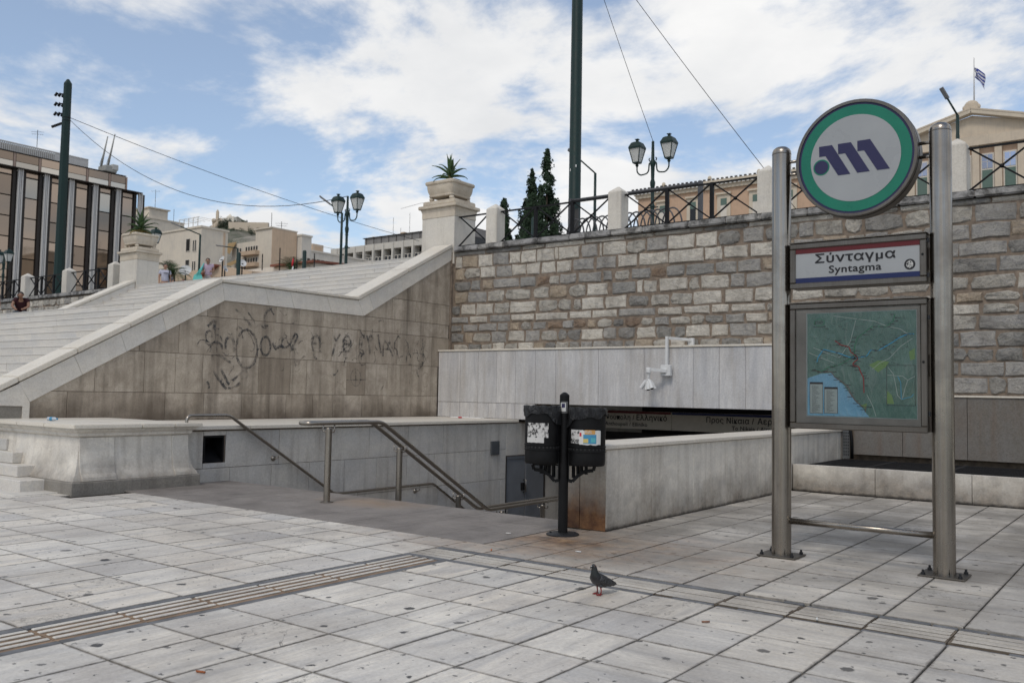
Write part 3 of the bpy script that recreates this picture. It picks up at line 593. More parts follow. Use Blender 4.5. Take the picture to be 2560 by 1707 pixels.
MB().prism([(15.1, 2.9), (18.3, 2.9), (18.3, 5.0), (18.1, 4.95), (15.2, 3.2)], 'x', XS0, XS1).build('body', M_MORT, sc_)
ls = [(-13.35, 6.15, .0, .17), (-13.87, 6.34, .17, .34), (-14.33, 6.47, .34, .51), (-14.85, 6.6, .51, .69), (-15.3, 6.75, .69, .86)]
lo = thing('corner_steps', (-14.6, 6.4, 0), 'lowest marble steps beside the left side of the corner pedestal', 'steps')
for i, (xe, y, z0, z1) in enumerate(ls): MB().box(-18.5, xe, y, 7.4, z0+.003, z1).build('step_block', M_STEP, lo, bevel=.01)
MB().box(-18.5, -12.95, 5.9, 7.0, -.01, .012).build('base_slab', M_STEP, lo, bevel=.005)
# flank walls
def clip(poly, a, b, c):      # keep a*y+b*z<=c
    out = []
    for i in range(len(poly)):
        p, q = poly[i], poly[(i+1) % len(poly)]; fp, fq = a*p[0]+b*p[1]-c, a*q[0]+b*q[1]-c
        if fp <= 0: out.append(p)
        if fp*fq < 0: t = fp/(fp-fq); out.append((p[0]+(q[0]-p[0])*t, p[1]+(q[1]-p[1])*t))
    return out
B = [(7.23, 1.26), (10.99, 3.335), (14.88, 3.335), (18.04, 5.09)]      # lower edge of the white band
T = [(7.04, 1.58), (10.92, 3.69), (14.69, 3.69), (18.04, 5.415)]       # upper edge of the band
s1 = (B[1][1]-B[0][1])/(B[1][0]-B[0][0]); s2 = (B[3][1]-B[2][1])/(B[3][0]-B[2][0])
def lerp(p, q, t): return (p[0]+(q[0]-p[0])*t, p[1]+(q[1]-p[1])*t)
def flank(x0, x1, label, full, rev=False):
    f = thing('stair_flank_wall', ((x0+x1)/2, 11, .9), label, 'wall')
    MB().prism([(6.4, -.1), (18.05, -.1), (18.05, 5.36)]+[(T[2][0]-.02, T[2][1]-.03), (T[1][0]+.02, T[1][1]-.03), (7.05, 1.52), (6.4, 1.1)], 'x', x0+.03, x1-.033).build('core', M_MORT, f)
    if full:
        rows = [(.927, 1.45, (.62, .95, 1.35)), (1.45, 2.215, (.75, 1.0, 1.5)), (2.215, 2.985, (.8, 1.1, 1.3)), (2.985, 3.333, (.7, 1.2, 1.7)), (3.335, 3.86, (.9, 1.1)), (3.862, 5.1, (.8, 1.2))]
        for i, (z0, z1, ws) in enumerate(rows):
            y = 7.24 if i < 4 else 14.9
            if i == 0: cuts = [7.24, 7.87, 9.75, 10.6, 11.5, 12.2, 12.65, 13.4, 14.0, 14.9, 15.6, 16.6, 17.6]
            elif i == 1: cuts = [7.24, 8.35, 9.3, 9.95, 10.55, 11.9, 12.75, 13.2, 14.4, 15.0, 15.75, 16.6, 17.6]
            else:
                cuts = [y]
                while cuts[-1] < 18.0: cuts.append(min(cuts[-1]+random.choice(ws)*random.uniform(.9, 1.1), 18.03))
            if z0 > 2.6: cuts[-1] = 18.03
            for a, b in zip(cuts, cuts[1:]):
                if z0 < 2.6: b = min(b, 17.6) if i < 2 else b
                if b-a < .1: continue
                p = [(a+.004, z0+.004), (b-.004, z0+.004), (b-.004, z1-.004), (a+.004, z1-.004)]
                if i < 4: p = clip(p, -s1, 1, B[0][1]-s1*B[0][0]-.004)
                if i >= 4: p = clip(p, -s2, 1, B[2][1]-s2*B[2][0]-.004)
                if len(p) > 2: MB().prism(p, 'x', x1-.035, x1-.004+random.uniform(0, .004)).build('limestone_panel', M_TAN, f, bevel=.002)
    # white band
    def band(i, t0, t1, e0=0, e1=0):
        a, b = lerp(B[i], B[i+1], t0), lerp(B[i], B[i+1], t1); c, d = lerp(T[i], T[i+1], t1), lerp(T[i], T[i+1], t0)
        MB().prism([lerp(a, b, .0025), lerp(a, b, .9975), lerp(d, c, .9975), lerp(d, c, .0025)], 'x', x1-.04, x1+.018).build('band_panel', M_MAR, f, bevel=.003)
    for i, js in ((0, (0, .235, .45, .66, .86, 1)), (1, (0, .285, .46, .74, 1)), (2, (0, .1, .42, .72, 1))):
        for t0, t1 in zip(js, js[1:]): band(i, t0, t1)
    MB().prism([(7.235, .93), (7.235, 1.25), (7.05, 1.57), (6.75, 1.42), (6.55, 1.30), (6.6, 1.2), (7.12, 1.19), (7.12, .93)], 'x', x1-.04, x1+.018).build('end_panel', M_MAR, f, bevel=.003)
    MB().box(x1-.04, x1-.005, 6.42, 7.115, .93, 1.185).build('niche_panel', M_GREYM, f)
    # coping slabs
    cb = [(6.3, 1.19), (7.03, 1.585)]+T[1:3]+[(18.04, 5.42)]
    cb = [(y, z+.012) for y, z in cb]; th = (.10, .10, .06, .10)
    for i in range(4):
        p, q = cb[i], cb[i+1]; n = (1, 4, 6, 2)[i]; h = th[i]
        for k in range(n):
            a, b = lerp(p, q, k/n), lerp(p, q, (k+1)/n); L = math.hypot(b[0]-a[0], b[1]-a[1]); g = .003/L
            a, b = lerp(a, b, g), lerp(b, a, g); nx, nz = -(b[1]-a[1])/L*h, (b[0]-a[0])/L*h
            if i == 2: nx = 0; nz = h
            MB().prism([a, b, (b[0]+nx*.5, b[1]+nz), (a[0]+nx*.5, a[1]+nz)], 'x', x0-.03, x1+.045+random.uniform(0, .004)).build('coping_slab', M_COPE, f, bevel=.012, seg=2)
    return f
fl = flank(-16.08, -15.5, 'sloping stair side wall of tan limestone with faded graffiti and white marble band', True)
flank(-31.54, -30.96, 'far sloping side wall of the staircase below the left planter', False)
# faded graffiti
GRAF=[[(11.26,3.18),(11.40,3.11),(11.48,3.01),(11.61,2.93),(11.67,2.85)],[(11.84,2.39),(11.83,2.25),(11.79,2.12),(11.72,2.03),(11.64,1.98),(11.54,1.98),(11.45,2.02),(11.38,2.11),(11.33,2.23),(11.31,2.36),(11.32,2.50),(11.36,2.62),(11.42,2.72),(11.51,2.77),(11.60,2.78),(11.69,2.73),(11.77,2.65),(11.82,2.53),(11.84,2.39)],[(10.77,2.93),(10.62,2.78)],[(10.80,2.92),(10.76,2.72)],[(12.15,3.27),(12.02,3.18),(11.98,3.05),(12.03,2.88)],[(10.72,2.43),(10.86,2.50),(10.96,2.43),(10.98,2.35)],[(10.73,2.19),(10.90,2.24),(11.05,2.14),(11.20,2.08)],[(11.06,2.35),(11.05,2.56),(11.15,2.60),(11.25,2.55),(11.27,2.28)],[(12.18,2.47),(12.17,2.37),(12.12,2.29),(12.06,2.26),(11.99,2.28),(11.94,2.36),(11.92,2.46),(11.93,2.56),(11.98,2.64),(12.04,2.67),(12.11,2.65),(12.16,2.57),(12.18,2.47)],[(12.23,2.56),(12.32,2.37),(12.45,2.53),(12.57,2.43),(12.73,2.55),(12.83,2.82),(12.92,2.72),(12.84,2.60),(12.73,2.43)],[(13.47,2.77),(13.30,2.75),(13.33,2.40),(13.49,2.42)],[(13.32,2.59),(13.45,2.60)],[(13.53,2.78),(13.58,2.39)],[(13.90,2.85),(14.03,2.69)],[(14.15,2.86),(14.03,2.69),(13.92,2.33)],[(14.51,2.65),(14.49,2.55),(14.45,2.48),(14.38,2.45),(14.32,2.47),(14.27,2.54),(14.25,2.63),(14.26,2.73),(14.31,2.80),(14.37,2.83),(14.43,2.81),(14.48,2.74),(14.51,2.65)],[(14.27,2.63),(14.49,2.64)],[(14.92,2.88),(14.76,2.84),(14.74,2.42),(14.94,2.44)],[(14.75,2.66),(14.90,2.67)],[(15.13,2.43),(15.03,2.85),(15.19,2.89),(15.23,2.78),(15.08,2.73)],[(15.37,2.92),(15.49,2.48)],[(15.56,2.40),(15.57,2.91),(15.91,2.42)],[(15.57,2.58),(15.80,2.59)],[(10.79,1.90),(10.97,1.66),(11.12,1.54)],[(10.96,1.95),(11.17,1.62)],[(11.26,1.71),(11.38,1.82),(11.45,1.86)],[(11.63,1.85),(11.61,1.79),(11.56,1.76),(11.50,1.76),(11.46,1.79),(11.44,1.84),(11.45,1.89),(11.50,1.92),(11.56,1.92),(11.61,1.89),(11.63,1.85)],[(11.15,1.56),(11.29,1.56),(11.44,1.67)],[(14.85,1.86),(14.83,1.77),(14.79,1.70),(14.73,1.66),(14.65,1.66),(14.59,1.70),(14.54,1.77),(14.52,1.85),(14.53,1.94),(14.57,2.02),(14.64,2.06),(14.71,2.06),(14.78,2.02),(14.83,1.95),(14.85,1.86)],[(14.38,1.80),(15.00,1.82)],[(14.67,2.10),(14.69,1.64)],[(16.61,2.54),(17.11,2.54),(17.10,2.24),(16.47,2.24)],[(10.81,3.12),(10.86,3.05)],[(12.39,3.26),(12.51,3.13),(12.59,3.19)]]
def spray():
    k = NT('worn_black_spray_paint'); o = k.N['Material Output']; t = k.n('BsdfTransparent'); m = k.n('MixShader'); p = k.pos()
    f = k.math('MULTIPLY', k.mr(k.noise(p, 16, 8, .9), .42, .56), k.mr(k.noise(p, 2.2, 4, .6), .38, .56, .12, 1.0))
    k.put(m.inputs[0], k.math('MULTIPLY', f, .95)); k.put(m.inputs[1], t.outputs[0]); k.put(m.inputs[2], k.b.outputs[0]); k.put(o.inputs[0], m.outputs[0]); return k.done((.05, .054, .06), .85)
gm = MB()
for q, L in enumerate(GRAF):
    w = .027 if q < 28 else .009
    pts = [Vector(p) for p in L]; sm = [pts[0]]
    for a, b in zip(pts, pts[1:]): sm += [a.lerp(b, .5), b]
    if len(L) > 2: sm = [pts[0]]+[(a+b*2+c)/4 for a, b, c in zip(sm, sm[1:], sm[2:])]+[pts[-1]]
    vs = []
    for i_, p in enumerate(sm):
        d = (sm[min(i_+1, len(sm)-1)]-sm[max(i_-1, 0)]).normalized(); n = Vector((-d[1], d[0]))*w*random.uniform(.75, 1.2); vs += [(-15.4925+.0004*(q % 7), p[0]-n[0], p[1]-n[1]), (-15.4925+.0004*(q % 7), p[0]+n[0], p[1]+n[1])]
    gm.add(vs, [(2*i_, 2*i_+1, 2*i_+3, 2*i_+2) for i_ in range(len(sm)-1)])
for q in range(95):             # half-scrubbed scribbles and smudges over the lettering
    yy, zz = random.uniform(10.6, 17.2), random.uniform(1.6, 3.25) if random.random() < .3 else random.uniform(2.25, 2.95); a = random.uniform(0, 6.28); P = [Vector((yy, zz))]; w = random.uniform(.006, .022)
    for k in range(random.randint(4, 9)): a += random.uniform(-1.0, 1.0); P.append(P[-1]+Vector((math.cos(a)*.7, math.sin(a)))*random.uniform(.03, .08))
    P = [p for p in P if 1.5 < p[1] < 3.3]; vs = []
    if len(P) < 3: continue
    for i_, p in enumerate(P): d = (P[min(i_+1, len(P)-1)]-P[max(i_-1, 0)]).normalized(); n = Vector((-d[1], d[0]))*w*random.uniform(.5, 1.3); vs += [(-15.4895+.0003*(q % 9), p[0]-n[0], p[1]-n[1]), (-15.4895+.0003*(q % 9), p[0]+n[0], p[1]+n[1])]
    gm.add(vs, [(2*i_, 2*i_+1, 2*i_+3, 2*i_+2) for i_ in range(len(P)-1)])
gm.build('graffiti', spray(), fl)
# ------------------------------------------------------------------ corner pedestal at the foot of the ledge
cp = thing('corner_pedestal', (-13.3, 7.5, 0), 'flared marble pedestal at the near corner of the ledge by the metro steps', 'pedestal')
def ringprof(prof, x0, x1, y0, y1):    # offsets outward from a base rectangle
    return MB().rings([[(x0-o, y0-o, z), (x1+o, y0-o, z), (x1+o, y1+o, z), (x0-o, y1+o, z)] for o, z in prof])
PX0, PX1, PY0, PY1 = -15.3, -12.72, 6.66, 8.42
ringprof([(.16, -.06), (.16, .165), (.15, .175)], PX0, PX1, PY0, PY1).build('plinth', M_GREYM, cp, bevel=.006)
FP = [(.13, .178), (.115, .23), (.075, .28), (.05, .36), (.03, .48), (.012, .62), (.0, .80)]
ringprof(FP, PX0, PX1, PY0, PY1).build('body', M_LOW, cp, SM)
for a, b in ((PY0-.005, PY0+.52), (PY1-.28, PY1+.005)):
    MB().prism([(PX1+o+.022, z) for o, z in FP]+[(PX1-.1, .8), (PX1-.1, .178)], 'y', a, b).build('pilaster', M_LOW, cp, bevel=.004)
ringprof([(.01, .802), (.05, .825), (.055, .86), (.11, .90), (.115, .926)], PX0, PX1, PY0, PY1).build('moulding', M_LOW, cp, bevel=.004)
for i, (a, b) in enumerate(((PX0-.6, -14.3), (-14.3, -13.45), (-13.45, PX1+.16))):
    MB().box(a+.002, b-.002, PY0-.16, 7.55, .928, .99+.002*(i % 2)).build('top_slab', M_COPE, cp, bevel=.012, seg=2)
for i, (a, b) in enumerate(((7.553, 8.1), (8.1, 8.6))): MB().box(PX0-.2, PX1+.16, a+.002, b-.002, .928, .99-.002*i).build('top_slab', M_COPE, cp, bevel=.012, seg=2)
# ------------------------------------------------------------------ gate piers with planters
def pier(cx, label):
    p = thing('planter_pedestal', (cx, 18.63, 5.3), label, 'pedestal', 'stair-top pedestals'); c = (cx, 18.51, 0); h = .585
    MB().square([(h-.004, 5.0), (h+.0, 5.52), (h, 5.56), (h, 6.30)], c, ay=.77).build('shaft', M_PIL, p, bevel=.01)
    MB().square([(h+.008, 6.303), (h+.008, 6.46), (h+.022, 6.50), (h+.04, 6.56)], c, ay=.77).build('necking', M_PLANT_ST, p, bevel=.006)
    MB().square([(h+.095, 6.563), (h+.095, 6.655)], c, ay=.79).build('cap_slab', M_PLANT_ST, p, bevel=.015, seg=2)
    MB().square([(h+.0, 6.658), (h+.0, 6.79)], c, ay=.77).build('cap_block', M_PLANT_ST, p, bevel=.025, seg=2)
    return p
def rrect(c, a, z, rr=.18, n=4):
    pts = []
    for q, (sx, sy) in enumerate(((1, 1), (-1, 1), (-1, -1), (1, -1))):
        for i in range(n):
            t = math.pi/2*(q+i/(n-1)); pts.append((c[0]+sx*a*(1-rr)+a*rr*math.cos(t), c[1]+sy*a*(1-rr)+a*rr*math.sin(t), z))
    return pts
def planter(cx, label):
    p = thing('stone_planter', (cx, 18.63, 6.79), label, 'planter', 'planters on the stair-top pedestals'); c = (cx, 18.51)
    for i, j in ((1, 1), (1, -1), (-1, 1), (-1, -1)): MB().ball((cx+.36*i, 18.51+.34*j, 6.85), (.075, .075, .065), 8, 6).build('foot', M_PLANT_ST, p, True)
    MB().rings([rrect(c, a, z) for a, z in ((.36, 6.90), (.42, 6.905), (.43, 6.94), (.415, 6.955), (.455, 7.06), (.47, 7.14), (.475, 7.22), (.49, 7.235), (.51, 7.25), (.515, 7.30), (.50, 7.325), (.47, 7.325), (.45, 7.24))]).build('bowl', M_PLANT_ST, p, SM)
    return p
pier(-16.015, 'pale stone pedestal at the top of the stairs, nearer one beside the railing'); pier(-31.5, 'pale stone pedestal at the far left of the stair top')
planter(-16.0, 'square footed stone planter on the nearer pedestal holding an agave'); planter(-31.5, 'square footed stone planter on the far left pedestal')
M_LEAF = plain('agave_leaf', (.05, .095, .032), .55, var=.35, sc=6); M_LEAFD = plain('dry_leaf', (.2, .16, .06), .7, var=.3)
def rosette(name, c, n, L, w, label, cat, seed, tilt=(2, 112), grp=None):
    r = random.Random(seed); t = thing(name, c, label, cat, grp); c = Vector(c)
    MB().tube([c, c+Vector((0, 0, L*.62))], [L*.13, L*.10], 8).build('stem', M_LEAFD, t, True)
    for i in range(n):
        az = i*2.39996+r.uniform(-.2, .2); el = math.radians(90-(tilt[0]+(tilt[1]-tilt[0])*(i/n)**.8)); ln = L*r.uniform(.8, 1.08); mb = MB()
        h = Vector((math.cos(az), math.sin(az), 0)); side = Vector((-math.sin(az), math.cos(az), 0)); p = c+Vector((0, 0, L*(.60-.28*i/n))); a = el; rs_ = []; N = 8
        for k in range(N+1):
            t_ = k/N; wd = w*math.sin(math.pi*min(1, .12+t_*.88)**.8)*(1-t_**4)+.004; d = h*math.cos(a)+Vector((0, 0, math.sin(a))); nn = h*-math.sin(a)+Vector((0, 0, math.cos(a)))
            rs_.append([p-side*wd+nn*wd*.5, p-nn*.012, p+side*wd+nn*wd*.5, p+nn*.006]); p = p+d*ln/N; a -= (.03+.5*t_*t_*t_*r.uniform(.5, 2.0))*(1.0 if i > 3 else .2)
        mb.rings(rs_).build('leaf', M_LEAF if i < n*.85 else M_LEAFD, t, True)
    return t
rosette('agave_plant', (-16.0, 18.51, 7.24), 19, .60, .066, 'green agave growing in the nearer stone planter', 'plant', 3)
rosette('agave_plant', (-31.5, 18.51, 7.24), 26, .72, .08, 'bushier green agave in the far left planter', 'plant', 9)
# ------------------------------------------------------------------ pillars and railings
def pillar(cx, zb, label, grp, h=.18):
    MBo = MB().square([(h, zb), (h, zb+.90), (h*.96, zb+.925), (.012, zb+1.06)], (cx, 18.25, 0)).build('pillar', M_PIL, None, bevel=.012, seg=2); return tag(MBo, label, 'pillar', grp)
for cx, l in ((-14.18, 'white capped pillar next to the nearer planter pedestal'), (-10.5, 'white capped pillar second from the nearer planter, by the spiral racks'), (-6.84, 'white capped pillar just left of the metro sign'), (-3.18, 'white capped pillar just right of the metro sign'), (.47, 'white capped pillar farthest right on the stone wall')): pillar(cx, 5.447, l, 'pillars on the stone wall')
for cx, l in ((-32.72, 'white capped pillar against the far left planter pedestal'), (-36.25, 'white capped pillar second left of the far planter'), (-39.8, 'white capped pillar third left of the far planter, above the seated man'), (-43.4, 'white capped pillar farthest left')): pillar(cx, 5.315, l, 'pillars on the far left wall', .2)
def railing(xa, xb, n, label, zb=5.447, grp='black iron railings'):
    t = thing('iron_railing', ((xa+xb)/2, 18.25, zb), label, 'railing', grp); zt = zb+.835; z0 = zb+.045; y = 18.25
    MB().bar((xa, y, zt), (xb, y, zt), .05, .035).build('top_rail', M_IRON, t); MB().bar((xa, y, z0), (xb, y, z0), .04, .03).build('bottom_rail', M_IRON, t)
    w = (xb-xa)/n
    for i in range(n):
        a, b = xa+w*i+.02, xa+w*(i+1)-.02
        MB().bar((a, y-.012, z0), (b, y-.012, zt), .03, .03).build('brace', M_IRON, t); MB().bar((a, y+.018, zt), (b, y+.018, z0), .03, .03).build('brace', M_IRON, t)
        MB().ball(((a+b)/2, y, (z0+zt)/2), .042, 8, 6).build('boss', M_IRON, t, True)
        if i: MB().box(xa+w*i-.04, xa+w*i+.04, y-.035, y+.035, zb-.003, zt+.02).build('post', M_IRON, t)
railing(-15.42, -14.37, 1, 'short black iron railing panel beside the nearer planter pedestal'); railing(-13.99, -10.69, 3, 'black cross-braced railing in front of the cypresses')
railing(-10.31, -7.03, 3, 'black cross-braced railing left of the metro sign'); railing(-6.65, -3.37, 3, 'black cross-braced railing behind the round metro sign'); railing(-2.99, .28, 3, 'black cross-braced railing at the right edge')
for i, (a, b, l) in enumerate(((-36.04, -32.93, 'black railing next to the far left planter'), (-39.59, -36.46, 'black railing section above the seated man'), (-43.19, -40.01, 'black railing section at the left edge'))): railing(a, b, 3, l, 5.315)
# far left stretch of the stone wall
fwl = thing('far_stone_wall', (-40, 18.3, 0), 'distant low stretch of stone wall left of the staircase', 'wall')
MB().box(-52, -32.1, YW, 18.7, 0, 5.17).build('mortar', M_MORT, fwl)
for k in range(5):
    x = -44.5+.13*(k % 2)
    while x < -32.2: w = rs.uniform(.3, .62); add_stone(x, x+w-.03, 4.86-.29*k, 5.12-.29*k, rs.choice('wwmgm'), parent=fwl); x += w
x = -48
while x < -32.2: ln = rs.uniform(.9, 1.5); MB().box(x+.004, min(x+ln, -32.1)-.004, 18.02, 18.56, 5.175, 5.312).build('coping_stone', M_COPING, fwl, bevel=.02); x += ln
# ------------------------------------------------------------------ lettering
def text(body, x, z, y, width, hscale, mat, parent, name='lettering', bold=.02, align='l', depth=.002):
    c = bpy.data.curves.new('t', 'FONT'); c.body = body; c.size = 1; c.offset = 0.0; c.space_character = 1.06; c.extrude = 0.0; c.resolution_u = 3
    o = bpy.data.objects.new('t', c); COL.objects.link(o); bpy.context.view_layer.update()
    me = bpy.data.meshes.new_from_object(o.evaluated_get(bpy.context.evaluated_depsgraph_get())); COL.objects.unlink(o); bpy.data.objects.remove(o)
    xs = [v.co.x for v in me.vertices]; x0, x1 = min(xs), max(xs); s = width/(x1-x0); me.materials.clear(); mb = MB()
    for q, (ax, az) in enumerate(((0, 0), (-1, 0), (1, 0), (0, -.8), (0, .8))):      # heavier strokes: the glyph repeated with small shifts
        mb.add([((v.co.x-x0)*s+ax*bold*s+(x if align == 'l' else x-width), y-depth-.0003*q, z+(v.co.y+az*bold)*s*hscale) for v in me.vertices], [tuple(p.vertices) for p in me.polygons])
    return link(name, mb.mesh(name, mat), parent)
ds = thing('destination_sign', (-11, 20, .7), 'red-striped direction sign to Anthoupoli and Elliniko inside the entrance', 'sign', 'direction signs inside the entrance')
M_BOARD = plain('cream_sign_board', (.42, .39, .34), .6, var=.08)
MB().box(-13.2, -9.94, 20.0, 20.12, .72, 1.17).build('board', M_BOARD, ds); MB().box(-13.2, -9.95, 19.99, 19.998, 1.105, 1.165).build('stripe', M_SRED, ds)
text('Προς Ανθούπολη /', -10.97, .945, 19.995, 1.5, 1.05, M_INK, ds, align='r'); text('Ελληνικό', -10.06, .945, 19.995, .84, 1.05, M_INK, ds, align='r'); text('To Anthoupoli / Elliniko', -10.6, .79, 19.995, 1.42, 1.0, M_INK, ds, align='r')
ds2 = thing('destination_sign', (-8, 20, .7), 'blue-striped direction sign to Nikaia and the airport inside the entrance', 'sign', 'direction signs inside the entrance')
MB().box(-9.93, -5.9, 20.0, 20.12, .72, 1.17).build('board', M_BOARD, ds2); MB().box(-9.92, -5.9, 19.99, 19.998, 1.105, 1.165).build('stripe', M_SBLUE, ds2)
text('Προς Νίκαια /', -9.01, .945, 19.995, 1.18, 1.05, M_INK, ds2); text('Αεροδρόμιο', -7.74, .945, 19.995, 1.08, 1.05, M_INK, ds2); text('To Nikaia / Airport', -8.37, .79, 19.995, 1.13, 1.0, M_INK, ds2)
# ------------------------------------------------------------------ metro totem sign
SX0, SX1, SY = -3.145, -1.668, 8.76
ms = thing('metro_sign', ((SX0+SX1)/2, SY, 0), 'large steel metro totem with round logo, station name panel and map case', 'sign')
for sx in (SX0, SX1):
    p = MB().lathe([(.094, .0), (.094, 4.02), (.092, 4.045), (.08, 4.07), (.055, 4.09), (.02, 4.10)], (sx, SY, 0), 28).build('post', M_STEEL, ms, SM)
    MB().lathe([(.094, 4.012), (.0955, 4.014), (.0955, 4.02), (.094, 4.022)], (sx, SY, 0), 28).build('cap_seam', M_STEEL_D, p, SM)
    MB().box(sx-.19, sx+.19, SY-.17, SY+.17, .003, .018).build('base_plate', M_STEEL_D, ms, bevel=.003)
    for i in (-1, 1):
        for j in (-1, 1):
            b = MB().lathe([(.019, .018), (.019, .038)], (sx+.15*i, SY+.135*j, 0), 6); b.lathe([(.011, .038), (.011, .058), (.007, .062)], (sx+.15*i, SY+.135*j, 0), 8); b.build('anchor_bolt', M_GRATE, ms)
MB().tube([(SX0+.08, SY, .352), (SX1-.08, SY, .352)], .03, 14).build('foot_bar', M_STEEL, ms, True)
def case(z0, z1, nm):
    x0, x1, y0, y1 = SX0+.125, SX1-.11, SY-.11, SY+.11; fr = .052
    c = MB().box(x0, x1, y0+.035, y1, z0, z1).build(nm, M_STEEL_D, ms, bevel=.006)
    for a in ((x0-.004, x1+.004, z1-fr, z1+.004), (x0-.004, x1+.004, z0-.004, z0+fr), (x0-.004, x0+fr, z0+fr+.001, z1-fr-.001), (x1-fr, x1+.004, z0+fr+.001, z1-fr-.001)):
        MB().box(a[0], a[1], y0, y0+.033, a[2], a[3]).build('frame', M_STEEL_D, c, bevel=.008)
    MB().box(x0-.01, x1+.01, y0-.012, y1+.005, z1+.0055, z1+.016).build('lid', M_STEEL, c, bevel=.004)
    for zz in (z0+(z1-z0)*.14, z0+(z1-z0)*.86): MB().lathe([(.014, zz-.02), (.014, zz+.02)], (x1+.013, y0+.03, 0), 8).build('hinge', M_GRATE, c)
    MB().tube([(x1-.026, y0-.004, (z0+z1)/2+.03), (x1-.026, y0+.002, (z0+z1)/2+.03)], .012, 8).build('lock', M_BLACK, c)
    for xx, s in ((x0, -1), (x1, 1)): MB().box(xx+s*.004, (SX0 if s < 0 else SX1), SY+.0, SY+.04, (z0+z1)/2-.1, (z0+z1)/2+.1).build('bracket', M_STEEL_D, c)
    return c, x0+fr, x1-fr, z0+fr, z1-fr, y0+.035
nc, x0, x1, z0, z1, yf = case(2.632, 3.072, 'name_panel')
MB().box(x0, x1, yf-.02, yf+.01, z0, z1).build('face', M_SIGNW, nc); yf -= .02
MB().box(x0, x1, yf-.003, yf-.0005, z1-.047, z1).build('stripe', M_SRED, nc); MB().box(x0, x1, yf-.003, yf-.0005, z0, z0+.048).build('stripe', M_SBLUE, nc)
text('Σύνταγμα', -2.776, 2.872, yf, .735, .79, M_INK, nc, bold=.024); text('Syntagma', -2.645, 2.768, yf, .48, .82, M_INK, nc, bold=.02)
disc = [(-1.916+.048*math.cos(t*math.pi/12), 2.80+.05*math.sin(t*math.pi/12)) for t in range(24)]
MB().prism(disc, 'y', yf-.002, yf-.0005).build('round_sticker', M_INK, nc)
k_ = NT('sticker_scribble'); M_SCR = k_.done(k_.ramp(k_.noise(k_.pos(), 90, 3, .7), [(.46, (.02, .02, .02)), (.52, (.5, .5, .48))]), .6)
MB().prism([(-1.916+.03*math.cos(t*math.pi/8), 2.80+.036*math.sin(t*math.pi/8)) for t in range(16)], 'y', yf-.003, yf-.0022).build('sticker_face', M_SCR, nc)
# map case
mc, x0, x1, z0, z1, yf = case(1.268, 2.478, 'map_case')
MB().box(x0, x1, yf-.012, yf+.01, z0, z1).build('backing', plain('faded_backing', (.20, .19, .17), .8, var=.25, sc=3), mc); yf -= .012
def mapmat(name, c, c2):
    k = NT(name); p = k.pos(); n = k.noise(k.vm('MULTIPLY', p, (1, 1, 1)), 4.5, 7, .6, .8); f = k.noise(k.vm('MULTIPLY', p, (9, 1, 3)), 1.6, 5, .5, 1.4)
    b = k.mix(k.mr(n, .4, .65), c, c2); b = k.mix(k.mr(f, .56, .66, 0, .16), b, (.35, .38, .36)); k.bump(f, .4, .03); return k.done(b, .25, 0, .5)
M_LAND = mapmat('map_land_print', (.06, .14, .115), (.095, .19, .155)); M_SEA = mapmat('map_sea_print', (.13, .31, .44), (.17, .37, .50)); M_LEG = pm('map_legend', (.33, .38, .36)); M_PARK = pm('map_park', (.16, .27, .10))
px0, px1, pz0, pz1 = -2.856, -1.866, 1.384, 2.385
pa = MB().box(px0-.012, px1+.006, yf-.004, yf-.0005, pz0-.002, pz1).build('map_sheet', pm('map_border', (.26, .29, .28)), mc)
def lay(nm, poly, mat, d): MB().prism(poly, 'y', yf-.0045-d, yf-.0042).build(nm, mat, pa)
lay('land', [(px0, pz0+.01), (px1, pz0+.005), (px1, pz1-.006), (px0, pz1-.006)], M_LAND, .0004)
sea = [(-2.837,1.760),(-2.726,1.797),(-2.629,1.803),(-2.576,1.749),(-2.510,1.688),(-2.463,1.616),(-2.405,1.533),(-2.347,1.486),(-2.325,1.451),(-2.279,1.393)]
lay('sea', [(px0+.001, 1.395), (px0+.001, 1.75)]+sea, M_SEA, .0008)
for q in ([(-2.124,1.52),(-2.06,1.52),(-2.08,1.60),(-2.12,1.64)], [(-2.28,1.88),(-2.2,1.92),(-2.1,1.91),(-2.13,1.86),(-2.2,1.81)], [(-1.93,2.0),(-1.88,2.03),(-1.88,1.93),(-1.92,1.92)], [(-2.36,1.5),(-2.3,1.52),(-2.31,1.47)]): lay('park', q, M_PARK, .0008)
for q in ([(-2.834,1.716),(-2.706,1.716),(-2.706,1.413),(-2.834,1.413)], [(-2.695,1.670),(-2.567,1.670),(-2.567,1.417),(-2.695,1.417)]):
    lay('legend_box', q, M_INK, .0012); i = [(q[0][0]+.004, q[0][1]-.02), (q[1][0]-.004, q[1][1]-.02), (q[2][0]-.004, q[2][1]+.004), (q[3][0]+.004, q[3][1]+.004)]; lay('legend_box', i, M_LEG, .0016)
    lm = MB(); zz = i[0][1]-.012
    while zz > i[2][1]+.01: lm.box(i[0][0]+.018, i[0][0]+random.uniform(.05, .1), yf-.0066, yf-.0062, zz-.0022, zz); zz -= .0085
    lm.build('legend_lines', M_INK, pa)
def route(nm, L, w, mat, d):
    mb = MB()
    for a, b in zip(L, L[1:]): mb.bar((a[0], yf-.0052-d, a[1]), (b[0], yf-.0052-d, b[1]), .0008, w, (0, 0, 1) if abs(a[0]-b[0]) > 1e-4 else (1, 0, 0))
    return mb.build(nm, mat, pa)
GR=[(-2.048,2.347),(-2.065,2.282),(-2.127,2.234),(-2.252,2.238),(-2.309,2.194),(-2.385,2.135),(-2.409,2.063),(-2.415,1.967),(-2.486,1.919),(-2.557,1.877),(-2.653,1.859),(-2.714,1.822),(-2.818,1.834)]
